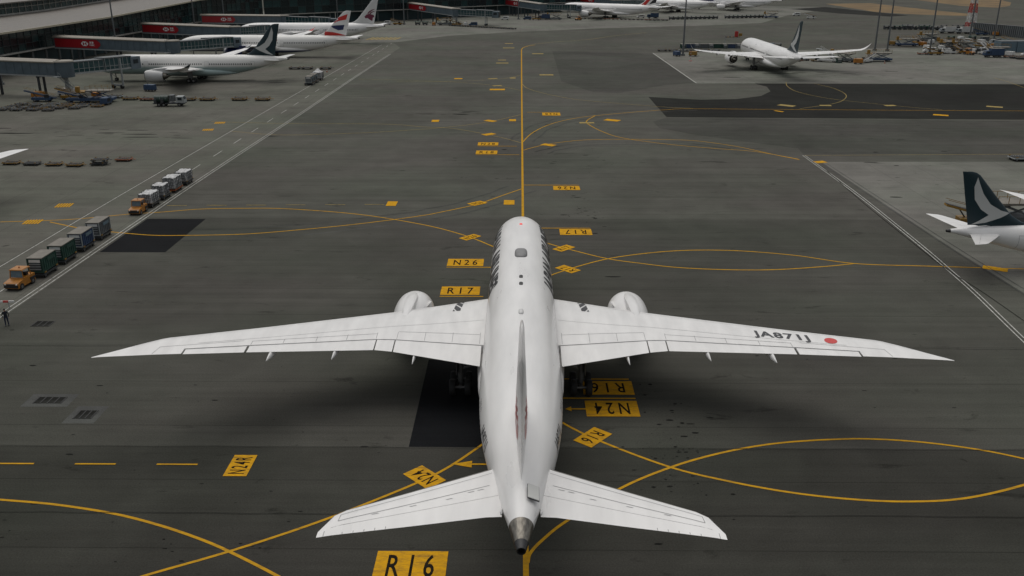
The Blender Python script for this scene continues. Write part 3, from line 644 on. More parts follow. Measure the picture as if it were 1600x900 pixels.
        for t in (8.3, 14.3, 18.8):
            le, te = WING(t, 1), WING(t, 2); rr = []
            for q in range(9):
                u = q / 8; s = le + (te - le) * .52 + u * ((te - le) * .48 + 1.3); r = .36 * min(1, .15 + u * 3) * (1 - u ** 2.4) + .012
                zc = WING(t, 3) - .42 - .1 * (1 - u) + u * .22
                rr.append([(sd * (t * kW + r * .62 * math.cos(a)), -s * kL, (zc + r * 1.15 * math.sin(a)) * kF) for a in [2 * math.pi * k / 10 for k in range(10)]])
            MB().loft(rr).build('flap_fairing', M[wing], root, auto=60)
        if hero:
            def top(t, s, off=.014): 
                le, te, tc = WING(t, 1), WING(t, 2), WING(t, -1); c = max(0, min(1, (s - le) / (te - le)))
                return wp(t, s, yt(c) * tc * (te - le) + off)
            sm = MB()
            def seam(t0, c0, t1, c1, w=.035, n=14):
                P = []
                for k in range(n + 1):
                    t = t0 + (t1 - t0) * k / n; c = c0 + (c1 - c0) * k / n; le, te = WING(t, 1), WING(t, 2); s = le + c * (te - le); P.append((t, s))
                vv = []
                for k, (t, s) in enumerate(P):
                    a = P[max(0, k - 1)]; b = P[min(n, k + 1)]; dx, dy = b[0] - a[0], b[1] - a[1]; q = math.hypot(dx, dy); nx, ny = -dy / q * w / 2, dx / q * w / 2
                    vv += [top(t + nx, s + ny), top(t - nx, s - ny)]
                sm.add(vv, [(2 * k, 2 * k + 1, 2 * k + 3, 2 * k + 2) for k in range(n)])
            for a, b in ((3.3, 9.9), (11.5, 20.4)): seam(a, .655, b, .64 if b > 15 else .62)
            for t in (3.3, 5.5, 7.7, 9.9, 11.5, 13.7, 15.9, 18.2, 20.4): seam(t, .63, t, .765, n=3)
            seam(3.1, .46, 24, .56, .025); seam(21, .6, 26.2, .62, .03); seam(26.2, .62, 26.4, .98, .03, 4); seam(3.4, .10, 28, .14, .02)
            tag(sm.build('panel_seams', M['wingseam'], wg), kind='stuff')
            # walkway emblem on the wing root
            em = [[(557, 205), (650, 197), (628, 250)], [(455, 222), (515, 213), (610, 288), (568, 398), (412, 282)], [(400, 322), (547, 435), (528, 500), (428, 510), (355, 440)], [(338, 470), (382, 520), (312, 522)]]
            pl = []
            for p in em:
                ww = [G(690 + x / 18, 460 + y / 18, 4.72) for x, y in p]; pl.append([(-(q.x - .12), 99.05 - q.y) for q in ww])
            bm = poly_bm(pl); bm_cut(bm, .4, .4)
            bm_obj('wing_emblem', bm, M['letter'], wg, lambda t, s: top(t, s, .02))
            if sd > 0:
                bm = text_bm('JA871J', .98, 1.12, .03, .92); x1 = max(v.co.x for v in bm.verts); bm_cut(bm, .5, .4)
                # the letters run outboard, upright to an eye behind the wing, along the sweep
                def reg(u, v):
                    t = 18.25 + u * 3.62 / x1; le, te = WING(t, 1), WING(t, 2); return top(t, le + (te - le) * .45 + .15 - v, .02)
                bm_obj('registration', bm, M['letter'], wg, reg)
                n = 28; disc = poly_bm([[(.42 * math.cos(2 * math.pi * k / n), .5 * math.sin(2 * math.pi * k / n)) for k in range(n)]]); bm_cut(disc, .3, .3)
                bm_obj('red_disc', disc, M['red'], wg, lambda u, v: top(23.2 + u, WING(23.2, 1) + (WING(23.2, 2) - WING(23.2, 1)) * .40 + .3 * u - v, .02))
        # ---- engine and pylon
        ex_, ez, es = 9.78 * (kW * .5 + kL * .5), 2.62 * kF + (e - kF) * -.3, 19.75 + engine_s
        def rev(prof, n=40 if hero else 24):
            return [[(sd * ex_ + r * e * math.cos(a), -(es + s) * kL, ez + r * e * math.sin(a)) for a in [2 * math.pi * k / n for k in range(n)]] for s, r in prof]
        en = MB().loft(rev([(.28, 1.60), (.7, 1.72), (1.4, 1.8), (2.4, 1.83), (3.6, 1.76), (4.8, 1.58), (5.7, 1.38), (5.7, 1.3), (4.6, 1.34)]), True, False, False).build('engine', M[nac], root, auto=50)
        MB().loft(rev([(.28, 1.602), (.1, 1.555), (0, 1.49), (.03, 1.43), (.2, 1.37), (.6, 1.34), (1.3, 1.37)]), True, False, False).build('inlet_lip', M['metal'], en, auto=60)
        fb = MB().loft(rev([(1.25, 1.38), (1.3, .3)]), True, False, False); fb.loft(rev([(1.3, .32), (1.0, .22), (.7, .02)]), True, False, True); fb.build('fan', M['fan'], en)
        MB().loft(rev([(4.4, 1.32), (4.5, .95), (5.8, .98), (6.7, .74), (6.7, .66), (6.3, .6)]), True, True, False).build('core_nozzle', M['burnt'], en, auto=50)
        MB().loft(rev([(6.2, .58), (6.9, .45), (7.9, .05)]), True, False, True).build('exhaust_plug', M['burnt'], en, auto=60)
        pr = []
        for s, w, z0, z1 in ((1.2, .1, 1.7, 1.82), (1.5, .3, 1.5, 1.9), (2.2, .42, 1.5, 2.02), (3.2, .46, 1.4, 2.2), (4.8, .46, 1.3, 2.4), (6.6, .4, .8, 2.5), (9.5, .26, 1.1, 2.3), (11.5, .06, 1.7, 2.05)):
            w *= e; pr.append([(sd * ex_ + x, -(es + s) * kL, ez + z * e) for x, z in ((-w, z0), (w, z0), (w * 1.0, z1 - .12), (w * .55, z1), (-w * .55, z1), (-w * 1.0, z1 - .12))])
        MB().loft(pr).build('pylon', M[nac], en, auto=35)
        ck = MB(); q = .8; sx = sd * (ex_ - 1.35 * e)
        ck.add([(sx, -(es + 1.6) * kL, ez + 1.18 * e), (sx - sd * .0, -(es + 3.2) * kL, ez + 1.2 * e), (sx - sd * .4, -(es + 3.1) * kL, ez + 1.62 * e), (sx + sd * .04, -(es + 1.6) * kL, ez + 1.16 * e), (sx + sd * .05, -(es + 3.2) * kL, ez + 1.17 * e), (sx - sd * .36, -(es + 3.1) * kL, ez + 1.6 * e)], [(0, 1, 2), (3, 5, 4), (0, 2, 5, 3), (1, 4, 5, 2)])
        ck.build('nacelle_strake', M[nac], en)
        # ---- tailplane
        def tp(t, s, th, sd=sd): return (sd * t * kT, -s * kL, (TAIL(t, 3) + th) * kF)
        mb = MB(); surface(mb, TAIL, tp, .3, 9.85, .055 if hero else 0, .645, .5); tl = mb.build('tailplane', M[tail_col], root, auto=45)
        m2 = MB(); surface(m2, TAIL, tp, 1.0, 9.3, lambda t, ch: .645 + .03 / ch, 1.0, .8); m2.build('elevator', M[tail_col], root, auto=45)
        m2 = MB(); surface(m2, TAIL, tp, 9.3, 9.85, .645, 1.0, .15); m2.build('tailplane_tip', M[tail_col], root, auto=45)
        if hero:
            m2 = MB(); surface(m2, TAIL, tp, .8, 9.5, 0, .056, .5); m2.build('leading_edge', M['lead'], tl, auto=60)
            def ttop(t, s, off=.012):
                le, te, tc = TAIL(t, 1), TAIL(t, 2), TAIL(t, -1); c = max(0, min(1, (s - le) / (te - le))); return tp(t, s, yt(c) * tc * (te - le) + off)
            sm = MB()
            def tseam(t0, c0, t1, c1, w=.03, n=12):
                vv = []
                for k in range(n + 1):
                    t = t0 + (t1 - t0) * k / n; c = c0 + (c1 - c0) * k / n; le, te = TAIL(t, 1), TAIL(t, 2); s = le + c * (te - le)
                    vv += [ttop(t, s - w / 2), ttop(t, s + w / 2)] if abs(t1 - t0) > .3 else [ttop(t - w / 2, s), ttop(t + w / 2, s)]
                sm.add(vv, [(2 * k, 2 * k + 1, 2 * k + 3, 2 * k + 2) for k in range(n)])
            tseam(1.6, .16, 9.0, .2); tseam(9.0, .2, 9.05, .45, .03, 4); tseam(1.7, .42, 9.05, .45, .04)
            for t in (9.55, 8.7, 8.2, 7.7, 7.2, 6.7): tseam(t, .93 if t < 9 else .7, t, .995, .03, 3)
            for t, c in ((2.0, .47), (2.5, .47), (3.6, .52), (5.4, .5), (7.2, .49)): tseam(t, c, t + .3, c, .1, 2)
            tag(sm.build('panel_seams', M['wingseam'], tl), kind='stuff')
    # ---- fin and rudder
    zf = lambda z: 7.6 * kF + (z - 7.6) * fin_k
    def fp(t, s, th): return (th, -s * kL - fin_s, zf(t))
    mb = MB()
    ts = [6.7, 7.75, 8.1, 8.4, 9, 9.5, 11, 13, 15, 16.3, 16.55, 16.75, 16.88, 16.95]; cf2 = .66
    def fin_part(c0, c1, lo, hi):
        rings = []
        for t in [q for q in ts if lo <= q <= hi]:
            le, te, tc = FIN(t, 1), FIN(t, 2), FIN(t, -1); ch = te - le; n = 13
            cs = [c0 + (c1 - c0) * ((k / (n - 1)) ** (2 if c0 == 0 else 1)) for k in range(n)]
            a = [fp(t, le + c * ch, yt(c) * tc * ch) for c in cs]; b = [fp(t, le + c * ch, -yt(c) * tc * ch) for c in reversed(cs)]
            rings.append(a + (b[:-1] if c0 == 0 else b))
        return MB().loft(rings)
    fo = fin_part(0, cf2, 6.7, 17).build('fin', M[fin], root, auto=45)
    fin_part(cf2 + .004, 1.0, 7.75, 16.75).build('rudder', M[fin], root, auto=45)
    fin_part(cf2, 1.0, 16.75, 17).build('fin_tip', M[fin], root, auto=45)
    for sd in (-1, 1):
        def fs(s, z, off=.02, sd=sd):
            le, te, tc = FIN(z, 1), FIN(z, 2), FIN(z, -1); c = max(0, min(1, (s - le) / (te - le))); return (sd * (yt(c) * tc * (te - le) + off), -s * kL - fin_s, zf(z))
        for mat, polys in (art or []):
            bm = poly_bm([[(max(s, FIN(max(7.8, z), 1) + .05), min(max(7.8, z), 16.9)) if s < FIN(min(max(7.8, z), 16.9), 2) else (FIN(min(max(7.8, z), 16.9), 2) - .05, min(max(7.8, z), 16.9)) for s, z in p] for p in polys]); bm_cut(bm, .5, .7)
            bm_obj('fin_emblem', bm, M[mat], fo, lambda s, z, k=[0]: fs(s, z, .02))
        if hero:
            for s0, s1, z in ((49.6, 50.6, 8.2),):
                pass
    # ---- landing gear
    def wheel(gear, x, s, r, w, rimr=.5):
        m = MB(); y = -s * kL
        m.loft([[(x + o, y + rr * math.cos(a), r + rr * math.sin(a)) for a in [2 * math.pi * k / 18 for k in range(18)]] for o, rr in ((-w / 2, r * rimr), (-w / 2, r * .9), (-w * .3, r), (w * .3, r), (w / 2, r * .9), (w / 2, r * rimr))], True, False, False)
        m.loft([[(x + o, y + rr * math.cos(a), r + rr * math.sin(a)) for a in [2 * math.pi * k / 12 for k in range(12)]] for o, rr in ((-w * .42, r * rimr), (w * .42, r * rimr))], True, True, True, mi=1)
        m.build('wheel', [M['tyre'], M['rim']], gear, auto=40)
    ng = MB(); ng.cyl((0, -5.9 * kL, .5 * kF), (0, -5.7 * kL, 2.4 * kF), .13, .16); ng.cyl((-.45, -5.9 * kL, .5 * kF), (.45, -5.9 * kL, .5 * kF), .1); ng.bar((0, -5.85 * kL, 1.1 * kF), (0, -4.3 * kL, 2.35 * kF), .12)
    ng = ng.build('nose_gear', M['strut'], root)
    for x in (-.36, .36): wheel(ng, x * kF, 5.9, .5 * kF, .33 * kF)
    for sd in (-1, 1):
        x = sd * 4.9 * kF; g = MB(); g.cyl((x, -32.2 * kL, .75 * kF), (x, -31.9 * kL, 4.0 * kF), .2, .25); g.cyl((x, -(32.2 - .75) * kL, .68 * kF), (x, -(32.2 + .75) * kL, .68 * kF), .16)
        for o in (-.75, .75): g.cyl((x - .62 * kF, -(32.2 + o) * kL, .68 * kF), (x + .62 * kF, -(32.2 + o) * kL, .68 * kF), .11)
        g.bar((x, -32.1 * kL, 1.9 * kF), (x - sd * 1.9 * kF, -32.0 * kL, 2.6 * kF), .14)
        g.box((x + sd * .3, -32 * kL, 2.6 * kF), (.06, 1.5, 1.9)); g = g.build('main_gear', M['strut'], root)
        for o in (-.75, .75):
            for a in (-.62, .62): wheel(g, x + a * kF, 32.2 + o / kL * kF, .68 * kF, .48 * kF)
    return root, dict(side=side, fus=fus, kL=kL, kF=kF, fs=None, fin=fo, body=body_o)

# ------------------------------------------------------------------ fin emblems in body coordinates (distance from nose, height)
def art_pts(L, x0, y0, k, kz=None): return [(60.35 + (x - x0) / k, 16.95 - (y - y0) / (kz or k)) for x, y in L]
wing_sweep = [(1404, 88), (1412, 130), (1402, 185), (1372, 228), (1338, 252), (1372, 280), (1400, 300), (1345, 287), (1292, 265), (1246, 244), (1292, 232), (1338, 205), (1372, 160), (1393, 115)]
ART_BRUSH = [('silverwing', [art_pts(wing_sweep, 1465, 65, 25.5, 25.5)])]
ART_RIBBON = [('red', [art_pts([(1105, 160), (1176, 132), (1164, 180), (1112, 192), (1056, 214)], 1200, 103, 20, 23.5), art_pts([(985, 258), (1018, 282), (1068, 288), (1112, 300), (1160, 320), (1180, 345), (1100, 350), (1010, 328), (965, 290)], 1200, 103, 20, 23.5)]),
              ('navy', [art_pts([(1028, 236), (1086, 230), (1150, 226), (1140, 268), (1108, 272), (1072, 252)], 1200, 103, 20, 23.5)])]
ART_ORYX = [('maroon', [art_pts([(1322, 155), (1340, 138), (1368, 132), (1404, 142), (1410, 160), (1396, 162), (1390, 192), (1366, 180), (1348, 166), (1330, 170)], 1450, 12, 21.5),
                         art_pts([(1348, 132), (1362, 113), (1392, 98), (1424, 92), (1396, 105), (1370, 121), (1358, 133)], 1450, 12, 21.5),
                         art_pts([(1366, 131), (1382, 117), (1404, 110), (1424, 108), (1402, 117), (1386, 126), (1376, 134)], 1450, 12, 21.5)]),
            ]
ART_FLAG = [('red', [[(50.3, 7.8), (53.0, 7.8), (55.9, 11.4), (58.6, 15.4), (59.3, 16.8), (58.4, 16.8), (55.2, 13), (52.2, 9.6)]]), ('emgreen', [[(57.6, 13.0), (59.6, 13.0), (60.2, 15.6), (60.3, 16.6), (59.5, 16.2)]]), ('letter', [[(54.6, 8.2), (57.6, 9.0), (58.4, 9.2), (58.9, 11.3), (58.7, 11.4), (57.0, 10.8)]])]
ART_STREAK = [('silverwing', [[(52.6, 8.4), (56.6, 9.2), (58.0, 12.2), (59.4, 15.9), (56.8, 12.6), (55.0, 10.2)]])]
ang = lambda d: [(2.05 * math.cos(d), 2.05 * math.sin(d))]
def crest(cx, cz, r):   # round bird crest: feather wedges round a small body
    out = []
    for k in range(16):
        a, b = 2 * math.pi * k / 16 + .07, 2 * math.pi * (k + 1) / 16 - .07
        if k in (3, 4): continue
        out.append([(cx + r * .38 * math.cos((a + b) / 2), cz + r * .38 * math.sin((a + b) / 2)), (cx + r * math.cos(a), cz + r * math.sin(a)), (cx + r * math.cos(b), cz + r * math.sin(b))])
    out.append([(cx + r * .32 * math.cos(t), cz + r * .32 * math.sin(t)) for t in [2 * math.pi * k / 12 for k in range(12)]])
    return out
ART_CREST = [('red', crest(55.6, 10.4, 1.5))]

# ------------------------------------------------------------------ the big jet on the centreline
HX, HY = .12, 99.05
hero, H = airliner('airliner', (HX, HY, 0), 0, 'big white twin-engine airliner seen from behind on the yellow centreline', hero=True, art=ART_CREST, group=None)
side, fus = H['side'], H['fus']
def body_text(txt, h, sd, s_nose, s_tail, a0, name='lettering', bold=.02, mat='letter'):
    bm = text_bm(txt, h, 1.06, bold, 1.0); x1 = max(v.co.x for v in bm.verts); x0 = min(v.co.x for v in bm.verts); bm_cut(bm, 1.0, .16)
    def fn(u, v):
        q = (u - x0) / (x1 - x0); s = s_nose + (s_tail - s_nose) * q if sd < 0 else s_tail - (s_tail - s_nose) * q
        w, zt, zb = fus(s); hh = (zt - zb) / 2; a = R(a0) + v / ((w + hh) / 2)
        return (sd * (w + .014) * math.cos(a), -s, (zt + zb) / 2 + (hh + .014) * math.sin(a))
    return bm_obj(name, bm, M[mat], H['body'], fn)
for sd in (-1, 1):
    body_text('JAPAN AIRLINES', 1.5, sd, 7.4, 26.2, 15, bold=.05)
    body_text('JA871J', .62, sd, 49.6, 52.3, 8, 'registration', .01)
    body_text('787-9', .4, sd, 45.6, 47.2, 12, 'type_lettering', .0, 'wingseam')
def dome(name, s, hw, hl, h, mat, z0=7.9, n=20, power=.6, off=0.0):
    rr = []
    for k in range(7):
        t = k / 6 * math.pi / 2; cr = math.cos(t) ** power if k < 6 else .02
        rr.append([(off + hw * cr * math.copysign(abs(math.cos(a)) ** .6, math.cos(a)), -s + hl * cr * math.copysign(abs(math.sin(a)) ** .6, math.sin(a)), z0 + h * math.sin(t)) for a in [2 * math.pi * i / n for i in range(n)]])
    return MB().loft(rr, True, False, True).build(name, M[mat], hero, auto=60)
dome('satellite_dome', 20.1, .58, 1.25, .32, 'domegrey')
dome('antenna', 26.6, .17, .42, .1, 'black', 7.93); dome('antenna', 28.35, .17, .42, .1, 'black', 7.93)
dome('antenna_blade', 34.8, .2, .5, .22, 'offwhite', 7.92)
dome('beacon', 10.4, .16, .2, .14, 'beacon', 7.9)
hb = MB(); 
hb.box((.62, -58.85, 7.47), (.62, 1.05, .07), rot=Matrix.Rotation(R(8), 3, 'X') @ Matrix.Rotation(R(24), 3, 'Y')); hb.build('service_hatch', M['hatchgrey'], hero)
MB().box((.62, -58.85, 7.435), (.66, 1.09, .05), rot=Matrix.Rotation(R(8), 3, 'X') @ Matrix.Rotation(R(24), 3, 'Y')).build('hatch_gap', M['seamdark'], hero)
for sd in (-1, 1):
    dm = MB(); dm.loft([[(sd * (1.0 + .02) + r * math.cos(a) * .6, -59.6 + y, 6.75 + r * math.sin(a)) for a in [2 * math.pi * k / 10 for k in range(10)]] for y, r in ((.16, .02), (.08, .1), (-.02, .12), (-.12, .1), (-.2, .02))]).build('position_light', M['offwhite'], hero)
# body seams down the crown beside the wing fairing
for sd in (-1, 1):
    sm = MB(); vv = []
    for k in range(21):
        s = 20 + 22 * k / 20; p = side(sd, s, 4.35, .45); q = side(sd, s, 4.6, .40)
    ws = MB(); P = []
    for k in range(25):
        u = k / 24; s = 20.8 + u * 20; z = 4.6 + .35 * math.sin(math.pi * u); a = side(sd, s, z, .015); b = side(sd, s, z + .05, .015); P += [a, b]
    ws.add(P, [(2 * k, 2 * k + 1, 2 * k + 3, 2 * k + 2) for k in range(24)]); ws.build('fairing_seam', M['wingseam'], hero)

# ------------------------------------------------------------------ parked airliners
a, _ = airliner('airliner', (-122.5, 267, 0), R(90), 'white jet with teal fin and silver brushstroke docked at the left bridge', L=56, dia=5.5, span=58, fin_k=.95, body='cxbody', fin='green', nac='offwhite', art=ART_BRUSH, winglet=1.2, winglet_mat='green', tail_col='offwhite')
airliner('airliner', (-124, 335, 0), R(90), 'white jet whose white fin carries red and blue ribbons', L=66.5, dia=5.7, span=60, fin_k=.93, body='babody', nac='navy', art=ART_RIBBON, winglet=1.5, winglet_mat='red')
airliner('airliner', (-120, 393, 0), R(90), 'white jet with an antelope head on its pale grey fin', L=63.5, dia=6.1, span=61, fin_k=1.05, fin='offwhite', body='white', art=ART_ORYX)
hd = math.atan2(.6, -.8) - math.pi / 2
airliner('airliner', (24, 590, 0), hd, 'white jet with red and black flag stripes on its fin', L=73, dia=6.1, span=62, fin='white', art=ART_FLAG)
airliner('airliner', (76, 652, 0), hd, 'white jet with dark fin behind the tall mast, far row', L=66, dia=5.9, span=60, fin='navy', art=ART_STREAK, eng=1.05)
airliner('airliner', (120, 668, 0), R(70), 'white jet with purple fin at the far end of the row', L=62, dia=5.9, span=60, fin='purple', art=ART_STREAK)
airliner('airliner', (79.2, 331.5, 0), R(.6), 'white jet facing away with a slim dark fin on the far right stand', L=67.5, dia=5.9, span=56.5, fin='green', art=ART_BRUSH, winglet=1.8, fin_k=.98)
airliner('airliner', (48.1 + 44.3, 98.2, 0), R(-90), 'narrow white jet with dark brushstroke fin cut by the right edge', L=44.5, dia=4.0, span=35.5, fin_k=.66, fin='green', art=ART_BRUSH, tailspan=12.4, eng=.95, fin_s=1.0)
airliner('airliner', (-72.8 - 62.6, 122.6, 0), R(90), 'jet of which only a white tailplane tip shows at the left edge', L=63, dia=5.6, span=58, fin='green', body='cxbody', art=ART_BRUSH)
# ================================================================== terminal buildings
def along(P, step):
    "points every step metres along a polyline, with the outward (apron side) normal"
    out = []; carry = 0.0
    for a, b in zip(P, P[1:]):
        a = Vector(a); b = Vector(b); L = (b - a).length; d = (b - a) / L; n = Vector((d.y, -d.x)); t = carry
        while t < L: out.append((a + d * t, d, n)); t += step
        carry = t - L
    out.append((b, d, n)); return out
PANE = {}
for k, m in (('a', 'facade'), ('b', 'facade2')):
    PANE[k] = MB().box((0, 0, 0), (1, .08, 1)).mesh('glass_pane', M[m])
COLM = MB().cyl((0, 0, 0), (0, 0, 1), .42, .42, 12).mesh('column', M['column'])
def terminal(name, P, zslab, eave, step, rows, label, roof_depth, over, mast_side=True, clere=True):
    base = Vector(P[0]); root = empty(name, (base.x, base.y, 0), label=label, cat='terminal')
    loc = lambda p, z=0: (p.x - base.x, p.y - base.y, z)
    S = along(P, step); rnd = random.Random(3)
    low = MB(); ledge = MB(); fr = MB(); eav = MB(); sof = MB(); cl = MB(); clf = MB(); up = MB()
    for i in range(len(S) - 1):
        p, d, n = S[i]; q = S[i + 1][0]; e0, e1 = eave(p), eave(q); mid = (p + q) / 2; dd = (q - p); L = dd.length; dd /= L; nn = Vector((dd.y, -dd.x)); ang_ = math.atan2(dd.y, dd.x)
        ins = nn * -3.0
        low.add([loc(p + ins), loc(q + ins), loc(q + ins, zslab), loc(p + ins, zslab)], [(0, 1, 2, 3)])
        ledge.add([loc(p + nn * .9, zslab - .05), loc(q + nn * .9, zslab - .05), loc(q + nn * .9, zslab + .4), loc(p + nn * .9, zslab + .4), loc(p - nn * 3, zslab - .05), loc(q - nn * 3, zslab - .05), loc(q - nn * .2, zslab + .4), loc(p - nn * .2, zslab + .4)], [(0, 1, 2, 3), (1, 0, 4, 5), (3, 2, 6, 7)])
        z0 = zslab + .45
        for r in range(rows):
            za = z0 + ((e0 + e1) / 2 - .5 - z0) * r / rows; zb = z0 + ((e0 + e1) / 2 - .5 - z0) * (r + 1) / rows
            o = link_mesh('glass_pane', PANE['a' if rnd.random() < .6 else 'b'], root)
            o.location = loc(mid, (za + zb) / 2); o.scale = (L - .16, 1, zb - za - .14); o.rotation_euler = (R(rnd.uniform(-.6, .6)), 0, ang_ + R(rnd.uniform(-.5, .5)))
        fr.bar(loc(p + nn * .08, z0), loc(p + nn * .08, e0 - .4), .16, .2)
        for r in range(rows + 1):
            z = z0 + ((e0 + e1) / 2 - .5 - z0) * r / rows; fr.bar(loc(p + nn * .06, z), loc(q + nn * .06, z), .14)
        if i % 2 == 0:
            c = link_mesh('column', COLM, root); c.location = loc(p - nn * .6, 0); c.scale = (1, 1, zslab - .1)
        # eave and roof panel
        eav.add([loc(p + nn * over, e0 - .45), loc(q + nn * over, e1 - .45), loc(q + nn * over, e1 + .12), loc(p + nn * over, e0 + .12), loc(p + nn * (over - .25), e0 + .14), loc(q + nn * (over - .25), e1 + .14)], [(0, 1, 2, 3), (3, 2, 5, 4)])
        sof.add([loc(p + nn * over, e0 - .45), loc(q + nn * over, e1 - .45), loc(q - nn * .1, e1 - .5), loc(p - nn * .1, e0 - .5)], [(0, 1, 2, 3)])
        rp = MB(); prof = [(over - .3, .06), (over - 5, .85), (over - 11, 1.5), (over - 17, 1.9), (over - roof_depth, 2.1)]; gp = dd * .07
        vv = []
        for o_, dz in prof: vv += [loc(p + gp + nn * o_, e0 + dz), loc(q - gp + nn * o_, e1 + dz)]
        rp.add(vv, [(2 * k, 2 * k + 1, 2 * k + 3, 2 * k + 2) for k in range(len(prof) - 1)], 0, True)
        vv2 = [(x, y, z - .12) for x, y, z in vv]; rp.add(vv + vv2, [(2 * k, 2 * k + 2, 2 * k + 2 + 10, 2 * k + 10) for k in range(4)] + [(2 * k + 1, 2 * k + 3, 2 * k + 13, 2 * k + 11) for k in range(4)])
        rp.build('roof_panel', M['roof'], root)
        if clere:
            b = nn * (over - roof_depth + .3); cl.add([loc(p + b, e0 + 1.9), loc(q + b, e1 + 1.9), loc(q + b, e1 + 6.5), loc(p + b, e0 + 6.5)], [(0, 1, 2, 3)])
            clf.bar(loc(p + b + nn * .1, e0 + 1.9), loc(p + b + nn * .1, e0 + 6.5), .2); clf.bar(loc(p + b + nn * .35, e0 + 2.35), loc(q + b + nn * .35, e1 + 2.35), .5, .5)
            clf.bar(loc(p + b + nn * .1, e0 + 4.4), loc(q + b + nn * .1, e1 + 4.4), .18)
            u = nn * (over - roof_depth + 3); w = nn * (over - roof_depth - 28)
            up.add([loc(p + u, e0 + 6.4), loc(q + u, e1 + 6.4), loc(q + w, e1 + 9), loc(p + w, e0 + 9), loc(p + u, e0 + 6.0), loc(q + u, e1 + 6.0)], [(0, 1, 2, 3), (4, 5, 1, 0)])
    low.build('lower_wall', M['darkwall'], root); ledge.build('ledge', M['ledge'], root); tag(fr.build('mullions', M['mullion'], root), kind='stuff')
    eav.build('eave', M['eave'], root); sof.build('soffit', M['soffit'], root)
    if clere: cl.build('clerestory_glass', M['facade2'], root); tag(clf.build('clerestory_frame', M['ledge'], root), kind='stuff'); up.build('upper_roof', M['roof'], root)
    return root
EV = lerp_table([(190, 12.2), (280, 12.8), (340, 13.4), (430, 16.0), (485, 17.0)])
terminal('terminal_building', [(-161, 186), (-157.1, 280), (-152.3, 382), (-150, 430), (-133, 487)], 5.7, lambda p: EV(p.y, 1), 4.0, 3, 'long glass terminal with a tan curved roof behind the red-banded bridges', 24, 4.5)
terminal('terminal_building', [(-132.5, 488), (-99, 521), (-71, 542), (-21, 589), (62, 665), (200, 790)], 5.7, lambda p: 17.0, 5.0, 3, 'dark glass terminal wing across the top behind the far jets', 22, 2.5, clere=False)

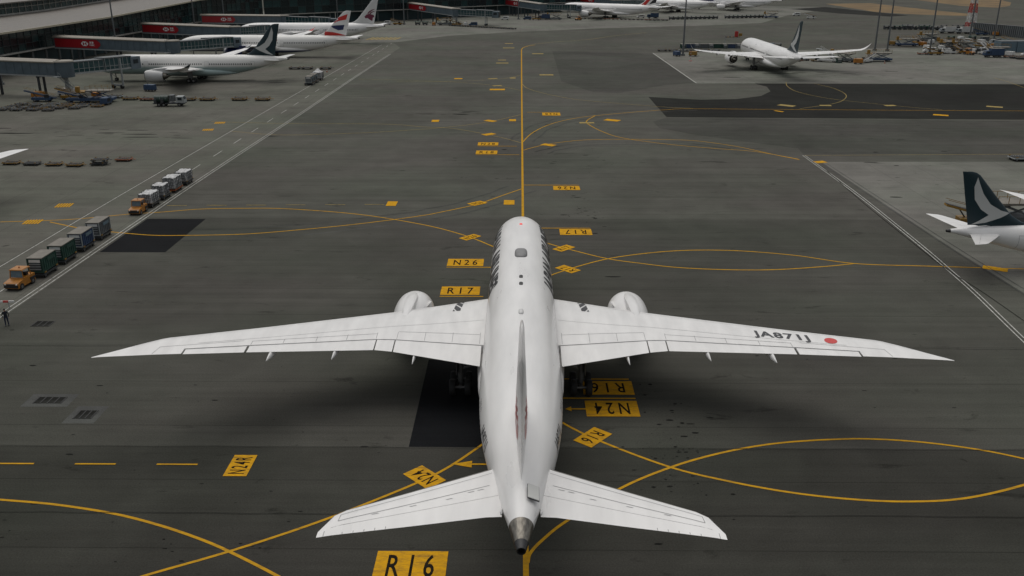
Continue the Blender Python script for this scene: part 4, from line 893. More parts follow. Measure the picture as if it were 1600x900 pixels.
# ------------------------------------------------------------------ boarding bridges
def bridge(rt, en, tip, label, ad=.42, logo_at=.72):
    A = Vector(rt); E = Vector(en); T = Vector(tip); d = E - A; L = d.length; u = d.normalized(); h2 = Vector((u.x, u.y, 0)).normalized(); n = Vector((h2.y, -h2.x, 0))
    if n.y > 0: n = -n                                         # n looks at the camera side
    root = empty('boarding_bridge', (A.x, A.y, 0), label=label, cat='boarding bridge', group='boarding bridges along the terminals')
    O = Vector((A.x, A.y, 0)); at = lambda k, o, z: A - O + u * (L * k) + n * o + Vector((0, 0, z))
    W2, Hh = 1.7, 3.1
    wl = MB()
    for s in (-1, 1): wl.add([at(0, s * W2, 0), at(1, s * W2, 0), at(1, s * W2, Hh), at(0, s * W2, Hh)], [(0, 1, 2, 3)])
    wl.add([at(0, -W2, 0), at(1, -W2, 0), at(1, W2, 0), at(0, W2, 0)], [(0, 1, 2, 3)]); wl.build('tunnel_wall', M['bridge2'], root)
    npan = max(4, int(L * (1 - ad) / 2.2))
    for k in range(npan):
        a = ad + .02 + (1 - ad - .02) * k / npan + .003; b = ad + .02 + (1 - ad - .02) * (k + 1) / npan - .003
        p = MB(); p.add([at(a, W2 + .06, .12), at(b, W2 + .06, .12), at(b, W2 + .06, Hh - .1), at(a, W2 + .06, Hh - .1), at(a, W2 + .01, .12), at(b, W2 + .01, .12), at(b, W2 + .01, Hh - .1), at(a, W2 + .01, Hh - .1)], [(0, 1, 2, 3), (4, 5, 1, 0), (3, 2, 6, 7), (0, 3, 7, 4), (1, 5, 6, 2)]); p.build('wall_panel', M['bridge'], root)
    rf = MB(); prof = [(-W2 - .25, Hh), (-W2 - .25, Hh + .3), (-.6, Hh + .75), (.6, Hh + .75), (W2 + .25, Hh + .3), (W2 + .25, Hh)]
    rf.loft([[at(k, o, z) for o, z in prof] for k in (-.01, 1.0)], True, True, True, smooth=False); rf.build('roof', M['bridgeroof'], root)
    MB().loft([[at(k, o, z) for o, z in ((-W2 - .12, -.32), (W2 + .12, -.32), (W2 + .12, .02), (-W2 - .12, .02))] for k in (0, 1)], smooth=False).build('floor_beam', M['steel'], root)
    if ad:
        z0, z1 = .22, Hh - .15; zm = (z0 + z1) / 2; f = .075 + W2
        pn = MB(); pt = [(0.01, z0), (ad - .03, z0), (ad, zm - .35), (ad, zm + .35), (ad - .03, z1), (.01, z1)]
        pn.add([at(k, f, z) for k, z in pt] + [at(k, f - .05, z) for k, z in pt], [tuple(range(6))] + [(i, (i + 1) % 6, 6 + (i + 1) % 6, 6 + i) for i in range(6)]); pan = pn.build('advertising_panel', M['adred'], root)
        flip = 1 if (u.x > 0) else -1
        def onp(x0): return lambda a_, b_: tuple(at(ad * logo_at, f + .02, zm) + u * (x0 + a_) + Vector((0, 0, b_)))
        hx = 1.05; hy = .72
        tris = [[(-2 * hy, 0), (-hy, -hy), (-hy, hy)], [(2 * hy, 0), (hy, hy), (hy, -hy)], [(-hy, hy), (0, 0), (hy, hy)], [(-hy, -hy), (hy, -hy), (0, 0)]]
        bm_obj('logo', poly_bm([[(x * .92, y) for x, y in t] for t in tris]), M['adwhite'], pan, onp(-.9))
        for txt, yy, hh in (('滙豐', .1, .55), ('HSBC', -.62, .52)):
            bm_obj('lettering', text_bm(txt, hh, 1.05, .012), M['adwhite'], pan, (lambda yy: lambda a_, b_: onp(.75)(a_, b_ + yy))(yy))
    for k in (.2, .55, .86):
        c = MB(); b = at(k, 0, -.3)
        for o in (-1.1, 1.1): c.cyl((b + n * o) * 1.0, Vector((b.x + n.x * o, b.y + n.y * o, 0)), .32, .36, 10)
        c.bar(b + n * -1.5 - Vector((0, 0, .2)), b + n * 1.5 - Vector((0, 0, .2)), .5, .45); c.build('support_leg', M['darksteel'], root)
    # rotunda
    c = at(1, 0, 0) + h2 * 1.4; zr = c.z
    MB().cyl((c.x, c.y, zr - .45), (c.x, c.y, zr + Hh + .25), 2.25, 2.25, 20).build('rotunda', M['bridge2'], root)
    MB().cyl((c.x, c.y, zr + Hh + .25), (c.x, c.y, zr + Hh + .55), 2.45, 2.3, 20).build('rotunda_roof', M['bridgeroof'], root)
    MB().cyl((c.x, c.y, 0), (c.x, c.y, zr - .45), .55, .5, 14).build('rotunda_column', M['steel'], root)
    # telescopic glass tunnel
    a = c + Vector((0, 0, .2)); t = T - O; v = (t - a); Lt = v.length; v.normalize(); hv = Vector((v.x, v.y, 0)).normalized(); m = Vector((hv.y, -hv.x, 0))
    if m.y > 0: m = -m
    for k0, k1, w, hgt, nm in ((.06, .56, 1.55, 3.0, 'outer'), (.5, .9, 1.8, 3.3, 'inner')):
        tt = lambda k, o, z: a + v * (Lt * k) + m * o + Vector((0, 0, z))
        MB().loft([[tt(k, o, z) for o, z in ((-w, .3), (w, .3), (w, hgt - .2), (-w, hgt - .2))] for k in (k0, k1)], smooth=False).build('tunnel_glazing', M['tunnelglass'], root)
        fm = MB(); nb = max(4, int(Lt * (k1 - k0) / 1.5))
        for s in (-1, 1):
            for j in range(nb + 1):
                k = k0 + (k1 - k0) * j / nb; fm.bar(tt(k, s * (w + .05), .2), tt(k, s * (w + .05), hgt - .1), .12)
            fm.bar(tt(k0, s * (w + .05), 1.2), tt(k1, s * (w + .05), 1.2), .1)
        fm.build('tunnel_frame', M['steel'], root)
        MB().loft([[tt(k, o, z) for o, z in ((-w - .12, hgt - .2), (w + .12, hgt - .2), (w + .12, hgt + .08), (-w - .12, hgt + .08))] for k in (k0, k1)], smooth=False).build('tunnel_roof', M['contgrey'], root)
        MB().loft([[tt(k, o, z) for o, z in ((-w - .12, -.1), (w + .12, -.1), (w + .12, .32), (-w - .12, .32))] for k in (k0, k1)], smooth=False).build('tunnel_beam', M['steel'], root)
    cb = a + v * (Lt * .96)
    MB().box((cb.x, cb.y, cb.z + 1.35), (3.6, 4.0, 3.3), math.atan2(hv.y, hv.x)).build('cab', M['bridge'], root)
    MB().box((cb.x + hv.x * 1.75, cb.y + hv.y * 1.75, cb.z + 1.35), (.5, 3.0, 2.7), math.atan2(hv.y, hv.x)).build('cab_bellows', M['black'], root)
    MB().box((cb.x + m.x * 2.02, cb.y + m.y * 2.02, cb.z + 1.75), (1.8, .06, 1.1), math.atan2(hv.y, hv.x)).build('cab_window', M['glass'], root)
    dc = a + v * (Lt * .72); dr = MB()
    for s in (-1, 1):
        dr.bar((dc.x + m.x * 1.9 * s, dc.y + m.y * 1.9 * s, .8), (dc.x + m.x * 1.9 * s, dc.y + m.y * 1.9 * s, dc.z + 2.9), .38)
    dr.bar((dc.x - m.x * 2.1, dc.y - m.y * 2.1, dc.z - .4), (dc.x + m.x * 2.1, dc.y + m.y * 2.1, dc.z - .4), .4); dr.bar((dc.x - m.x * 1.9, dc.y - m.y * 1.9, .9), (dc.x + m.x * 1.9, dc.y + m.y * 1.9, .9), .5); dr.build('lift_column', M['steel'], root)
    for s in (-1, 1):
        q = Vector((dc.x, dc.y, .55)) + m * 1.5 * s; MB().cyl(q - m * .25, q + m * .25, .55, .55, 16).build('drive_wheel', M['tyre'], root)
    # service stair beside the rotunda, on the camera side
    sb = c + n * 2.6 - Vector((0, 0, zr)); st = MB(); top_z = zr; dn = hv
    p0 = sb + Vector((0, 0, top_z)); p1 = sb + dn * (top_z * .95) + Vector((0, 0, .1))
    for o in (-.5, .5): st.bar(p0 + n * o, p1 + n * o, .08, .25); st.bar(p0 + n * o + Vector((0, 0, 1)), p1 + n * o + Vector((0, 0, 1)), .06)
    for k in range(7): 
        q = p0.lerp(p1, k / 6)
        for o in (-.5, .5): st.bar(q + n * o, q + n * o + Vector((0, 0, 1)), .05)
    st.build('stair_rail', M['steel'], root)
    for k in range(12):
        q = p0.lerp(p1, (k + .5) / 12); MB().box(tuple(q), (.28, .95, .05), math.atan2(dn.y, dn.x)).build('stair_tread', M['steel'], root)
    MB().box(tuple(p0 - dn * .8 - Vector((0, 0, .05))), (1.7, 1.3, .1), math.atan2(dn.y, dn.x)).build('stair_landing', M['steel'], root)
    return root
bridge((-157, 240, 6.2), (-117.5, 235, 5.4), (-107.5, 256.5, 5.0), 'nearest boarding bridge, its grey tunnel reaching the teal-finned jet')
bridge((-153, 307.5, 5.9), (-114, 301.5, 5.0), (-99.5, 326, 4.6), 'second boarding bridge with red band, above the teal-finned jet')
bridge((-149.5, 372, 5.9), (-113, 366.5, 5.0), (-103, 386, 4.6), 'third boarding bridge with red band, serving the antelope-finned jet')
bridge((-146, 430, 5.9), (-112, 440, 5.0), (-86, 437, 4.3), 'fourth boarding bridge with red band, behind the antelope-finned jet')
bridge((-63, 545, 6.2), (-35, 505, 5.0), (-12, 499, 4.3), 'boarding bridge with red band left of the far taxi line')
bridge((-8, 598, 6.2), (13, 560, 5.0), (35, 566, 4.3), 'boarding bridge with red band serving the flag-striped jet')
bridge((42, 645, 6.2), (62, 612, 5.0), (84, 634, 4.3), 'farthest boarding bridge with red band, behind the flag-striped jet')

# ------------------------------------------------------------------ light masts
def mast(x, y, h, label, r=.36, plinth=True, head=True):
    root = empty('light_mast', (x, y, 0), label=label, cat='light mast', group='apron light masts')
    MB().cyl((0, 0, 0), (0, 0, h), r, r * .45, 12).build('pole', M['mast'], root)
    if plinth: MB().cyl((0, 0, 0), (0, 0, .7), r * 2.2, r * 2.0, 14).build('plinth', M['column'], root)
    MB().cyl((0, 0, h - .5), (0, 0, h), 1.3, 1.3, 16).build('head_frame', M['darksteel'], root)
    for k in range(6):
        a = k * math.pi / 3; MB().box((1.6 * math.cos(a), 1.6 * math.sin(a), h - .5), (.5, .7, .6), a, rot=Matrix.Rotation(a, 3, 'Z') @ Matrix.Rotation(R(30), 3, 'Y')).build('floodlight', M['steel'], root)
mast(-146, 258, 30, 'light mast rising behind the nearest boarding bridge')
mast(-146, 336, 30, 'light mast in front of the terminal beside the second bridge')
mast(-146, 420, 30, 'light mast in front of the terminal beside the third bridge')
mast(-139, 441, 30, 'light mast behind the fourth boarding bridge')
mast(-100, 515, 30, 'light mast before the dark glass wing above the ribboned fin')
mast(-62.8, 508, 30, 'light mast standing left of the far red-banded bridge')
mast(-1.2, 553, 30, 'light mast before the far taxi line bridge')
mast(59.5, 341, 32, 'tall light mast at the left wing tip of the jet facing away')
mast(137, 361.5, 32, 'left of two paired light masts near the right wing tip')
mast(141, 359.5, 32, 'right of two paired light masts near the right wing tip')
mast(151, 345, 32, 'light mast among the parked ground equipment')
mast(204, 427, 34, 'left of two dark masts before the corrugated wall')
mast(207.5, 412, 34, 'right of two dark masts before the corrugated wall')
# ================================================================== ground equipment
def wheels(root, pts, r=.38, w=.25):
    for x, y in pts:
        m = MB(); m.cyl((x - w / 2, y, r), (x + w / 2, y, r), r, r, 14); m.cyl((x - w / 2 - .01, y, r), (x + w / 2 + .01, y, r), r * .5, r * .5, 10, 1); m.build('wheel', [M['tyre'], M['rim']], root)
def dolly_proto(mat, deck='darksteel'):
    "roller deck container dolly, 3.6 x 2.5 m, tow bar toward -y"
    root = empty('cargo_dolly')
    f = MB()
    for x in (-1.2, 1.2): f.bar((x, -1.75, .5), (x, 1.75, .5), .12, .16)
    for y in (-1.75, -.6, .6, 1.75): f.bar((-1.25, y, .48), (1.25, y, .48), .12, .14)
    f.build('frame', M[mat], root)
    MB().box((0, 0, .5), (2.3, 3.4, .06)).build('deck', M['deckwood'], root)
    for k in range(8): MB().cyl((-1.1, -1.5 + k * .43, .58), (1.1, -1.5 + k * .43, .58), .07, .07, 8).build('roller', M[deck], root)
    wheels(root, [(-1.0, -1.3), (1.0, -1.3), (-1.0, 1.3), (1.0, 1.3)], .26, .18)
    t = MB(); t.bar((0, -1.75, .42), (0, -2.7, .4), .1); t.cyl((0, -2.7, .35), (0, -2.7, .5), .14, .14, 8); t.build('tow_bar', M[mat], root)
    g = MB(); 
    for s in (-1, 1): g.bar((s * 1.22, -1.6, .72), (s * 1.22, -1.2, .72), .1, .14); g.bar((s * 1.22, 1.2, .72), (s * 1.22, 1.6, .72), .1, .14)
    g.build('end_stop', M['yel'], root)
    return root
PROT = {}
def place(kind, x, y, deg, label, cat, group=None, z=0, sc=1.0):
    p = PROT[kind]
    if not p.get('used'): p['used'] = True; o = p['o']
    else: o = copy_tree(p['o'])
    o.scale = sc if isinstance(sc, tuple) else (sc, sc, sc); o.location = (x, y, z); o.rotation_euler = (0, 0, R(deg)); tag(o, label, cat, group)
    if not group and 'group' in o: del o['group']
    return o
def proto(kind, o): PROT[kind] = {'o': o}
proto('dolly_y', dolly_proto('yel')); proto('dolly_k', dolly_proto('darksteel')); proto('dolly_o', dolly_proto('orange')); proto('dolly_b', dolly_proto('blue')); proto('dolly_g', dolly_proto('steel'))

def tractor_proto(col):
    "tow tractor, faces -y"
    root = empty('tow_tractor')
    b = MB(); b.prism([(-1.9, .35), (-1.9, .95), (-1.75, 1.05), (-.55, 1.22), (-.5, 1.3), (1.75, 1.3), (1.75, .35)], -.95, .95, axis='x'); b.build('body', M[col], root)
    MB().box((0, -1.93, .62), (1.8, .12, .36)).build('bumper', M['black'], root)
    MB().box((0, -1.93, .9), (1.0, .05, .12)).build('grille', M['darksteel'], root)
    for s in (-1, 1): MB().cyl((s * .72, -1.97, .86), (s * .72, -1.88, .86), .11, .11, 10).build('headlight', M['vanwhite'], root)
    r = MB(); r.box((0, .3, 2.3), (1.75, 1.75, .1), top=(.92, .92)); r.build('cab_roof', M[col], root)
    p = MB()
    for s in (-1, 1):
        p.bar((s * .85, -.52, 1.28), (s * .78, -.4, 2.26), .09); p.bar((s * .85, 1.1, 1.28), (s * .78, 1.05, 2.26), .09)
    p.build('cab_post', M[col], root)
    MB().add([(-.78, -.5, 1.34), (.78, -.5, 1.34), (.72, -.4, 2.2), (-.72, -.4, 2.2), (-.78, -.47, 1.34), (.78, -.47, 1.34), (.72, -.37, 2.2), (-.72, -.37, 2.2)], [(0, 1, 2, 3), (7, 6, 5, 4), (0, 4, 5, 1), (3, 2, 6, 7), (0, 3, 7, 4), (1, 5, 6, 2)]).build('windscreen', M['lblue'], root)
    MB().box((0, .75, 1.5), (1.2, .5, .5)).build('seat', M['black'], root)
    MB().cyl((0, .3, 2.35), (0, .3, 2.5), .09, .07, 8).build('beacon', M['orange'], root)
    MB().box((0, 1.85, .6), (.3, .3, .2)).build('hitch', M['darksteel'], root)
    for s in (-1, 1): MB().box((s * .97, 1.15, .82), (.12, 1.0, .3)).build('mudguard', M['black'], root)
    wheels(root, [(-.85, -1.2), (.85, -1.2), (-.85, 1.15), (.85, 1.15)], .42, .28)
    return root
proto('tractor', tractor_proto('tugy'))

def container_proto(col, label_panels=True, w=1.6, l=3.1, h=1.62):
    "cargo container: framed box with ribbed sides, sheet top and pale placard strip"
    root = empty('cargo_container')
    MB().box((0, 0, h / 2), (w, l, h)).build('shell', M[col], root)
    MB().box((0, 0, h + .04), (w + .1, l + .14, .08)).build('top_sheet', M['conttop'], root)
    f = MB()
    for sx in (-1, 1):
        for sy in (-1, 1): f.bar((sx * (w / 2 + .01), sy * (l / 2 + .01), 0), (sx * (w / 2 + .01), sy * (l / 2 + .01), h), .1)
    for sy in (-1, 1): f.bar((-w / 2, sy * (l / 2 + .02), .06), (w / 2, sy * (l / 2 + .02), .06), .08, .14)
    f.build('frame', M['steel' if col != 'contgreen' else 'contgreen'], root)
    for s in (-1, 1):
        for k in range(6): MB().box((s * (w / 2 + .025), -l / 2 + .4 + k * (l - .8) / 5, h / 2), (.06, .12, h - .3)).build('rib', M[col], root)
    MB().box((0, -l / 2 - .03, h - .28), (w - .35, .04, .32)).build('placard', M['vanwhite'], root)
    MB().box((0, -l / 2 - .03, h * .42), (w - .4, .05, .85)).build('door_sheet', M['net'], root)
    for k in range(3): MB().box((0, -l / 2 - .065, h * .25 + k * .3), (w - .3, .03, .07)).build('strap', M['steel'], root)
    MB().box((w / 2 + .06, l * .1, h - .42), (.04, l * .5, .36)).build('side_placard', M['lblue' if col != 'contgreen' else 'contgreen'], root)
    return root
for k, c in (('cont_g', 'contgreen'), ('cont_s', 'contgrey'), ('cont_b', 'contblue')): proto(k, container_proto(c))

def load_proto(seed, w, l, h, peak=0.0):
    "pallet stack of cartons under crumpled plastic film and a net"
    rnd = random.Random(seed); root = empty('pallet_load'); nx, ny, nz = 7, 9, 6
    g = {}; mb = MB()
    def P(i, j, k):
        x = (i / nx - .5) * w; y = (j / ny - .5) * l; z = k / nz * h; rs = random.Random(hash((i, j, k, seed)))
        b = .07; x += rs.uniform(-b, b); y += rs.uniform(-b, b)
        if k == nz: z += rs.uniform(-.12, .05) + peak * (1 - abs(i / nx - .5) * 2) * (1 - abs(j / ny - .5) * 2)
        return (x, y, z)
    for a, b_, f in ((nx, ny, lambda i, j: P(i, j, nz)),):
        mb.add([f(i, j) for i in range(a + 1) for j in range(b_ + 1)], [(i * (b_ + 1) + j, (i + 1) * (b_ + 1) + j, (i + 1) * (b_ + 1) + j + 1, i * (b_ + 1) + j + 1) for i in range(a) for j in range(b_)])
    for i in (0, nx): mb.add([P(i, j, k) for j in range(ny + 1) for k in range(nz + 1)], [(j * (nz + 1) + k, (j + 1) * (nz + 1) + k, (j + 1) * (nz + 1) + k + 1, j * (nz + 1) + k + 1) for j in range(ny) for k in range(nz)])
    for j in (0, ny): mb.add([P(i, j, k) for i in range(nx + 1) for k in range(nz + 1)], [(i * (nz + 1) + k, (i + 1) * (nz + 1) + k, (i + 1) * (nz + 1) + k + 1, i * (nz + 1) + k + 1) for i in range(nx) for k in range(nz)])
    mb.build('wrapped_stack', M['wrap'], root)
    MB().box((0, 0, -.04), (w + .2, l + .2, .08)).build('pallet', M['metal'], root)
    nt = MB()
    for i in range(1, nx):
        x = (i / nx - .5) * w
        for s in (-1, 1): nt.bar((x, s * (l / 2 + .1), 0), (x + .1 * s, s * (l / 2 + .1), h), .05)
    for j in range(1, ny):
        y = (j / ny - .5) * l
        for s in (-1, 1): nt.bar((s * (w / 2 + .1), y, 0), (s * (w / 2 + .1), y + .25 * (-1) ** j, h), .05)
    for k in (.3, .6, .85):
        for s in (-1, 1): nt.bar((-w / 2, s * (l / 2 + .1), h * k), (w / 2, s * (l / 2 + .1), h * k), .04); nt.bar((s * (w / 2 + .1), -l / 2, h * k), (s * (w / 2 + .1), l / 2, h * k), .04)
    nt.build('cargo_net', M['net'], root)
    return root
for k, a in (('load1', (1, 1.75, 2.9, 1.3)), ('load2', (2, 1.65, 2.1, 1.45)), ('load3', (3, 1.75, 2.8, 1.6)), ('load4', (4, 1.7, 2.6, 1.35)), ('load5', (5, 2.6, 3.0, 1.6, 1.2))): proto(k, load_proto(*a))

def truck_proto(body, cabc='steel', L=7.4, tank=True):
    "service truck, cab toward +y"
    root = empty('service_truck')
    MB().box((0, 0, .75), (2.2, L, .25)).build('chassis', M['darksteel'], root)
    c = MB(); y0 = L / 2 - 1.9; c.prism([(y0, .85), (y0 + 1.95, .85), (y0 + 1.95, 1.5), (y0 + 1.55, 2.35), (y0, 2.35)], -1.1, 1.1, axis='x'); c.build('cab', M[cabc], root)
    MB().add([(-.95, y0 + 1.965, 1.68), (.95, y0 + 1.965, 1.68), (.9, y0 + 1.62, 2.28), (-.9, y0 + 1.62, 2.28)], [(0, 1, 2, 3)]).build('windscreen', M['glass'], root)
    for s in (-1, 1): MB().box((s * 1.105, y0 + .9, 1.8), (.03, 1.0, .65)).build('side_window', M['glass'], root)
    if tank:
        MB().cyl((0, -L / 2 + .3, 1.7), (0, -.2, 1.7), .85, .85, 16).build('tank', M[body], root)
        for k in range(4):
            MB().box(((-1) ** k * .95, -L / 2 + .6 + k * .8, 1.35), (.5, .6, .9)).build('equipment_box', M[body if k % 2 else 'darksteel'], root)
        MB().box((0, .7, 1.9), (1.7, 1.1, 1.5)).build('control_cabinet', M['redpaint' if False else 'contgrey'], root)
        p = MB(); p.bar((-.9, -L / 2 + .4, 2.65), (-.9, 1.0, 2.65), .06); p.bar((.9, -L / 2 + .4, 2.65), (.9, 1.0, 2.65), .06)
        for k in range(4):
            for s in (-1, 1): p.bar((s * .9, -L / 2 + .4 + k * 1.3, 1.7), (s * .9, -L / 2 + .4 + k * 1.3, 2.65), .06)
        p.build('platform_rail', M['steel'], root)
    else:
        MB().box((0, -.95, 2.0), (2.35, L - 2.2, 2.3)).build('cargo_box', M[body], root)
        MB().box((0, -.95, 3.18), (2.4, L - 2.1, .08)).build('box_roof', M['conttop'], root)
    wheels(root, [(-.95, L / 2 - 1.2), (.95, L / 2 - 1.2), (-.95, -L / 2 + 1.4), (.95, -L / 2 + 1.4), (-.95, -L / 2 + 2.5), (.95, -L / 2 + 2.5)], .48, .3)
    return root
proto('hydrant', truck_proto('dkgreen')); proto('boxtruck', truck_proto('vanwhite', tank=False)); proto('bluetruck', truck_proto('blue', 'blue', tank=False, L=6.8))

def loader_proto(col, up=R(14)):
    "belt loader: low chassis with a long sloping conveyor toward +y"
    root = empty('belt_loader')
    MB().box((0, 0, .75), (1.9, 4.6, .6)).build('chassis', M[col], root)
    MB().box((-.6, -1.4, 1.4), (.7, .9, .8)).build('driver_seat', M['black'], root)
    c = MB(); c.box((.2, .4, 1.75), (1.1, 7.6, .25), rot=Matrix.Rotation(up, 3, 'X')); c.build('conveyor_frame', M[col], root)
    MB().box((.2, .4, 1.9), (.8, 7.5, .08), rot=Matrix.Rotation(up, 3, 'X')).build('belt', M['black'], root)
    r = MB()
    for s in (-.38, .78): r.bar((s, -3.2, 1.65), (s, 4.0, 3.4), .06)
    r.build('hand_rail', M['yel'], root)
    s = MB(); s.bar((.2, 1.4, 1.0), (.2, 2.4, 2.3), .16); s.build('lift_arm', M['darksteel'], root)
    wheels(root, [(-.8, -1.5), (.8, -1.5), (-.8, 1.5), (.8, 1.5)], .42, .28)
    return root
proto('belt_y', loader_proto('yel')); proto('belt_b', loader_proto('blue')); proto('belt_w', loader_proto('vanwhite'))

def stairs_proto(col='vanwhite'):
    "mobile passenger stairs, climbing toward +y"
    root = empty('passenger_stairs')
    MB().box((0, 0, .7), (2.1, 6.5, .5)).build('chassis', M[col], root)
    MB().box((-.5, 3.4, 1.3), (1.0, 1.3, 1.3), top=(.9, .8)).build('cab', M['glass'], root)
    for k in range(14): MB().box((0, -3.0 + k * .42, 1.0 + k * .24), (1.5, .34, .06)).build('step', M['steel'], root)
    s = MB()
    for x in (-.8, .8): s.bar((x, -3.1, .9), (x, 2.7, 4.2), .1, .45); s.bar((x, -3.1, 1.9), (x, 2.7, 5.2), .06)
    for x in (-.8, .8):
        for k in range(6): s.bar((x, -3.0 + k * 1.12, .95 + k * .64), (x, -3.0 + k * 1.12, 1.95 + k * .64), .05)
    s.build('stringer', M[col], root)
    MB().box((0, 3.4, 4.25), (1.8, 1.5, .12)).build('platform', M['steel'], root)
    l = MB()
    for x in (-.7, .7): l.bar((x, 2.8, .9), (x, 3.6, 4.2), .12)
    l.build('lift_leg', M['darksteel'], root)
    wheels(root, [(-.9, -2.2), (.9, -2.2), (-.9, 2.2), (.9, 2.2)], .42, .28)
    return root
proto('stairs', stairs_proto())

def high_proto(col='blue'):
    "scissor cargo high loader"
    root = empty('cargo_high_loader')
    MB().box((0, 0, .8), (3.2, 8.2, .6)).build('chassis', M[col], root)
    MB().box((0, -.8, 2.8), (3.1, 6.0, .3)).build('main_platform', M['conttop'], root)
    MB().box((0, 3.3, 2.6), (3.1, 2.0, .25)).build('front_platform', M['yel'], root)
    s = MB()
    for x in (-1.2, 1.2): s.bar((x, -3.2, 1.0), (x, 1.4, 2.7), .2); s.bar((x, 1.4, 1.0), (x, -3.2, 2.7), .2); s.bar((x, 2.6, 1.0), (x, 3.9, 2.5), .16)
    s.build('scissor_arm', M[col], root)
    MB().box((-1.2, 4.0, 3.3), (.9, .9, 1.2)).build('control_cab', M['yel'], root)
    r = MB()
    for x in (-1.5, 1.5):
        r.bar((x, -3.7, 3.9), (x, 2.1, 3.9), .06)
        for k in range(5): r.bar((x, -3.7 + k * 1.45, 2.9), (x, -3.7 + k * 1.45, 3.9), .06)
    r.build('guard_rail', M['yel'], root)
    wheels(root, [(-1.4, -2.8), (1.4, -2.8), (-1.4, 2.8), (1.4, 2.8)], .5, .35)
    return root
proto('high_b', high_proto('blue')); proto('high_g', high_proto('contgrey'))

def cart_proto(cover='contgreen'):
    "covered baggage cart"
    root = empty('baggage_cart')
    MB().box((0, 0, .5), (1.6, 2.6, .14)).build('deck', M['darksteel'], root)
    for y in (-1.25, 1.25): MB().box((0, y, 1.2), (1.55, .08, 1.3)).build('end_panel', M[cover], root)
    MB().box((0, 0, 1.92), (1.75, 2.75, .1), top=(.9, .97)).build('canopy', M[cover], root)
    MB().box((-.1, .1, .95), (1.1, 2.0, .75)).build('baggage', M['net'], root)
    MB().bar((0, -1.3, .42), (0, -2.1, .4), .09).build('tow_bar', M['darksteel'], root)
    wheels(root, [(-.65, -.9), (.65, -.9), (-.65, .9), (.65, .9)], .24, .16)
    return root
for k, c in (('cart_g', 'contgreen'), ('cart_s', 'contgrey'), ('cart_k', 'darksteel'), ('cart_b', 'lblue')): proto(k, cart_proto(c))

def van_proto(col='vanwhite'):
    "small van, nose toward +y"
    root = empty('service_van')
    b = MB(); b.prism([(-2.3, .4), (2.3, .4), (2.35, .95), (1.6, 1.15), (.95, 1.95), (-2.2, 2.0), (-2.3, 1.2)], -.9, .9, axis='x'); b.build('body', M[col], root)
    MB().add([(-.8, 1.62, 1.2), (.8, 1.62, 1.2), (.75, 1.02, 1.88), (-.75, 1.02, 1.88)], [(0, 1, 2, 3)]).build('windscreen', M['glass'], root)
    for s in (-1, 1): MB().box((s * .905, -.4, 1.55), (.03, 2.4, .5)).build('side_window', M['glass'], root)
    wheels(root, [(-.82, -1.5), (.82, -1.5), (-.82, 1.5), (.82, 1.5)], .34, .22)
    return root
proto('van', van_proto()); proto('van_y', van_proto('yel')); proto('van_b', van_proto('blue'))

def gpu_proto(col='yel'):
    root = empty('power_unit')
    MB().box((0, 0, 1.1), (1.7, 2.9, 1.3), top=(.94, .96)).build('housing', M[col], root)
    MB().box((0, 0, .45), (1.6, 2.8, .15)).build('chassis', M['darksteel'], root)
    for k in range(5): MB().box((.86, -.9 + k * .4, 1.15), (.03, .26, .7)).build('louvre', M['black'], root)
    MB().cyl((.4, .8, 1.7), (.4, .8, 2.1), .09, .09, 8).build('exhaust', M['darksteel'], root)
    MB().bar((0, -1.4, .42), (0, -2.3, .4), .09).build('tow_bar', M['darksteel'], root)
    wheels(root, [(-.75, -.9), (.75, -.9), (-.75, .9), (.75, .9)], .3, .2)
    return root
proto('gpu_y', gpu_proto('yel')); proto('gpu_b', gpu_proto('blue')); proto('gpu_w', gpu_proto('vanwhite')); proto('gpu_o', gpu_proto('tugy'))

# ------------------------------------------------------------------ trains on the service road (they drive toward the camera)
place('tractor', -53.9, 91.6, -4, 'orange tow tractor pulling the green and grey containers, lower left', 'tow tractor', sc=.86)
names = ['dark green container right behind the lower orange tractor', 'dark green container, second of the lower train', 'grey and blue container, third of the lower train', 'grey container at the tail of the lower train']
for i, (k, y) in enumerate((('cont_g', 95.7), ('cont_g', 100.3), ('cont_b', 105.1), ('cont_s', 109.9))):
    x = -53.4 + .02 * i
    place('dolly_k', x, y, 0, '%s dark dolly of the lower container train' % ORD[i], 'dolly', 'dollies of the two cargo trains', sc=(.74, .92, .95))
    place(k, x, y, 0, names[i], 'cargo container', 'containers on the lower train', z=.66)
place('tractor', -53.1, 121.7, 0, 'orange tow tractor pulling four wrapped pallet loads', 'tow tractor', sc=.8)
names = ['wrapped pallet load right behind the upper orange tractor', 'smallest wrapped pallet load, second behind the upper tractor', 'tallest wrapped pallet load, third behind the upper tractor', 'wrapped pallet load at the tail of the upper train']
for i, (k, y) in enumerate((('load1', 125.6), ('load2', 129.9), ('load3', 134.5), ('load4', 139.2))):
    place('dolly_o' if i == 2 else 'dolly_k', -53.0 + .06 * i, y, -.6, '%s dolly of the wrapped pallet train' % ORD[i], 'dolly', 'dollies of the two cargo trains', sc=(.76, .88, .95))
    place(k, -53.0 + .06 * i, y, -.6, names[i], 'pallet load', 'wrapped loads on the upper train', z=.74)
for i, (k, y) in enumerate((('cont_s', 258.6), ('cont_s', 263.4), ('load5', 269.4))):
    place('dolly_k', -59.2 + .05 * i, y, 0, '%s dolly of the short far cargo train' % ORD[i], 'dolly', 'dollies of the far cargo train')
    place(k, -59.2 + .05 * i, y, 0, ['grey container at the near end of the far cargo train', 'grey container in the middle of the far cargo train', 'peaked white load at the end of the far cargo train'][i], 'cargo load', None, z=.72)

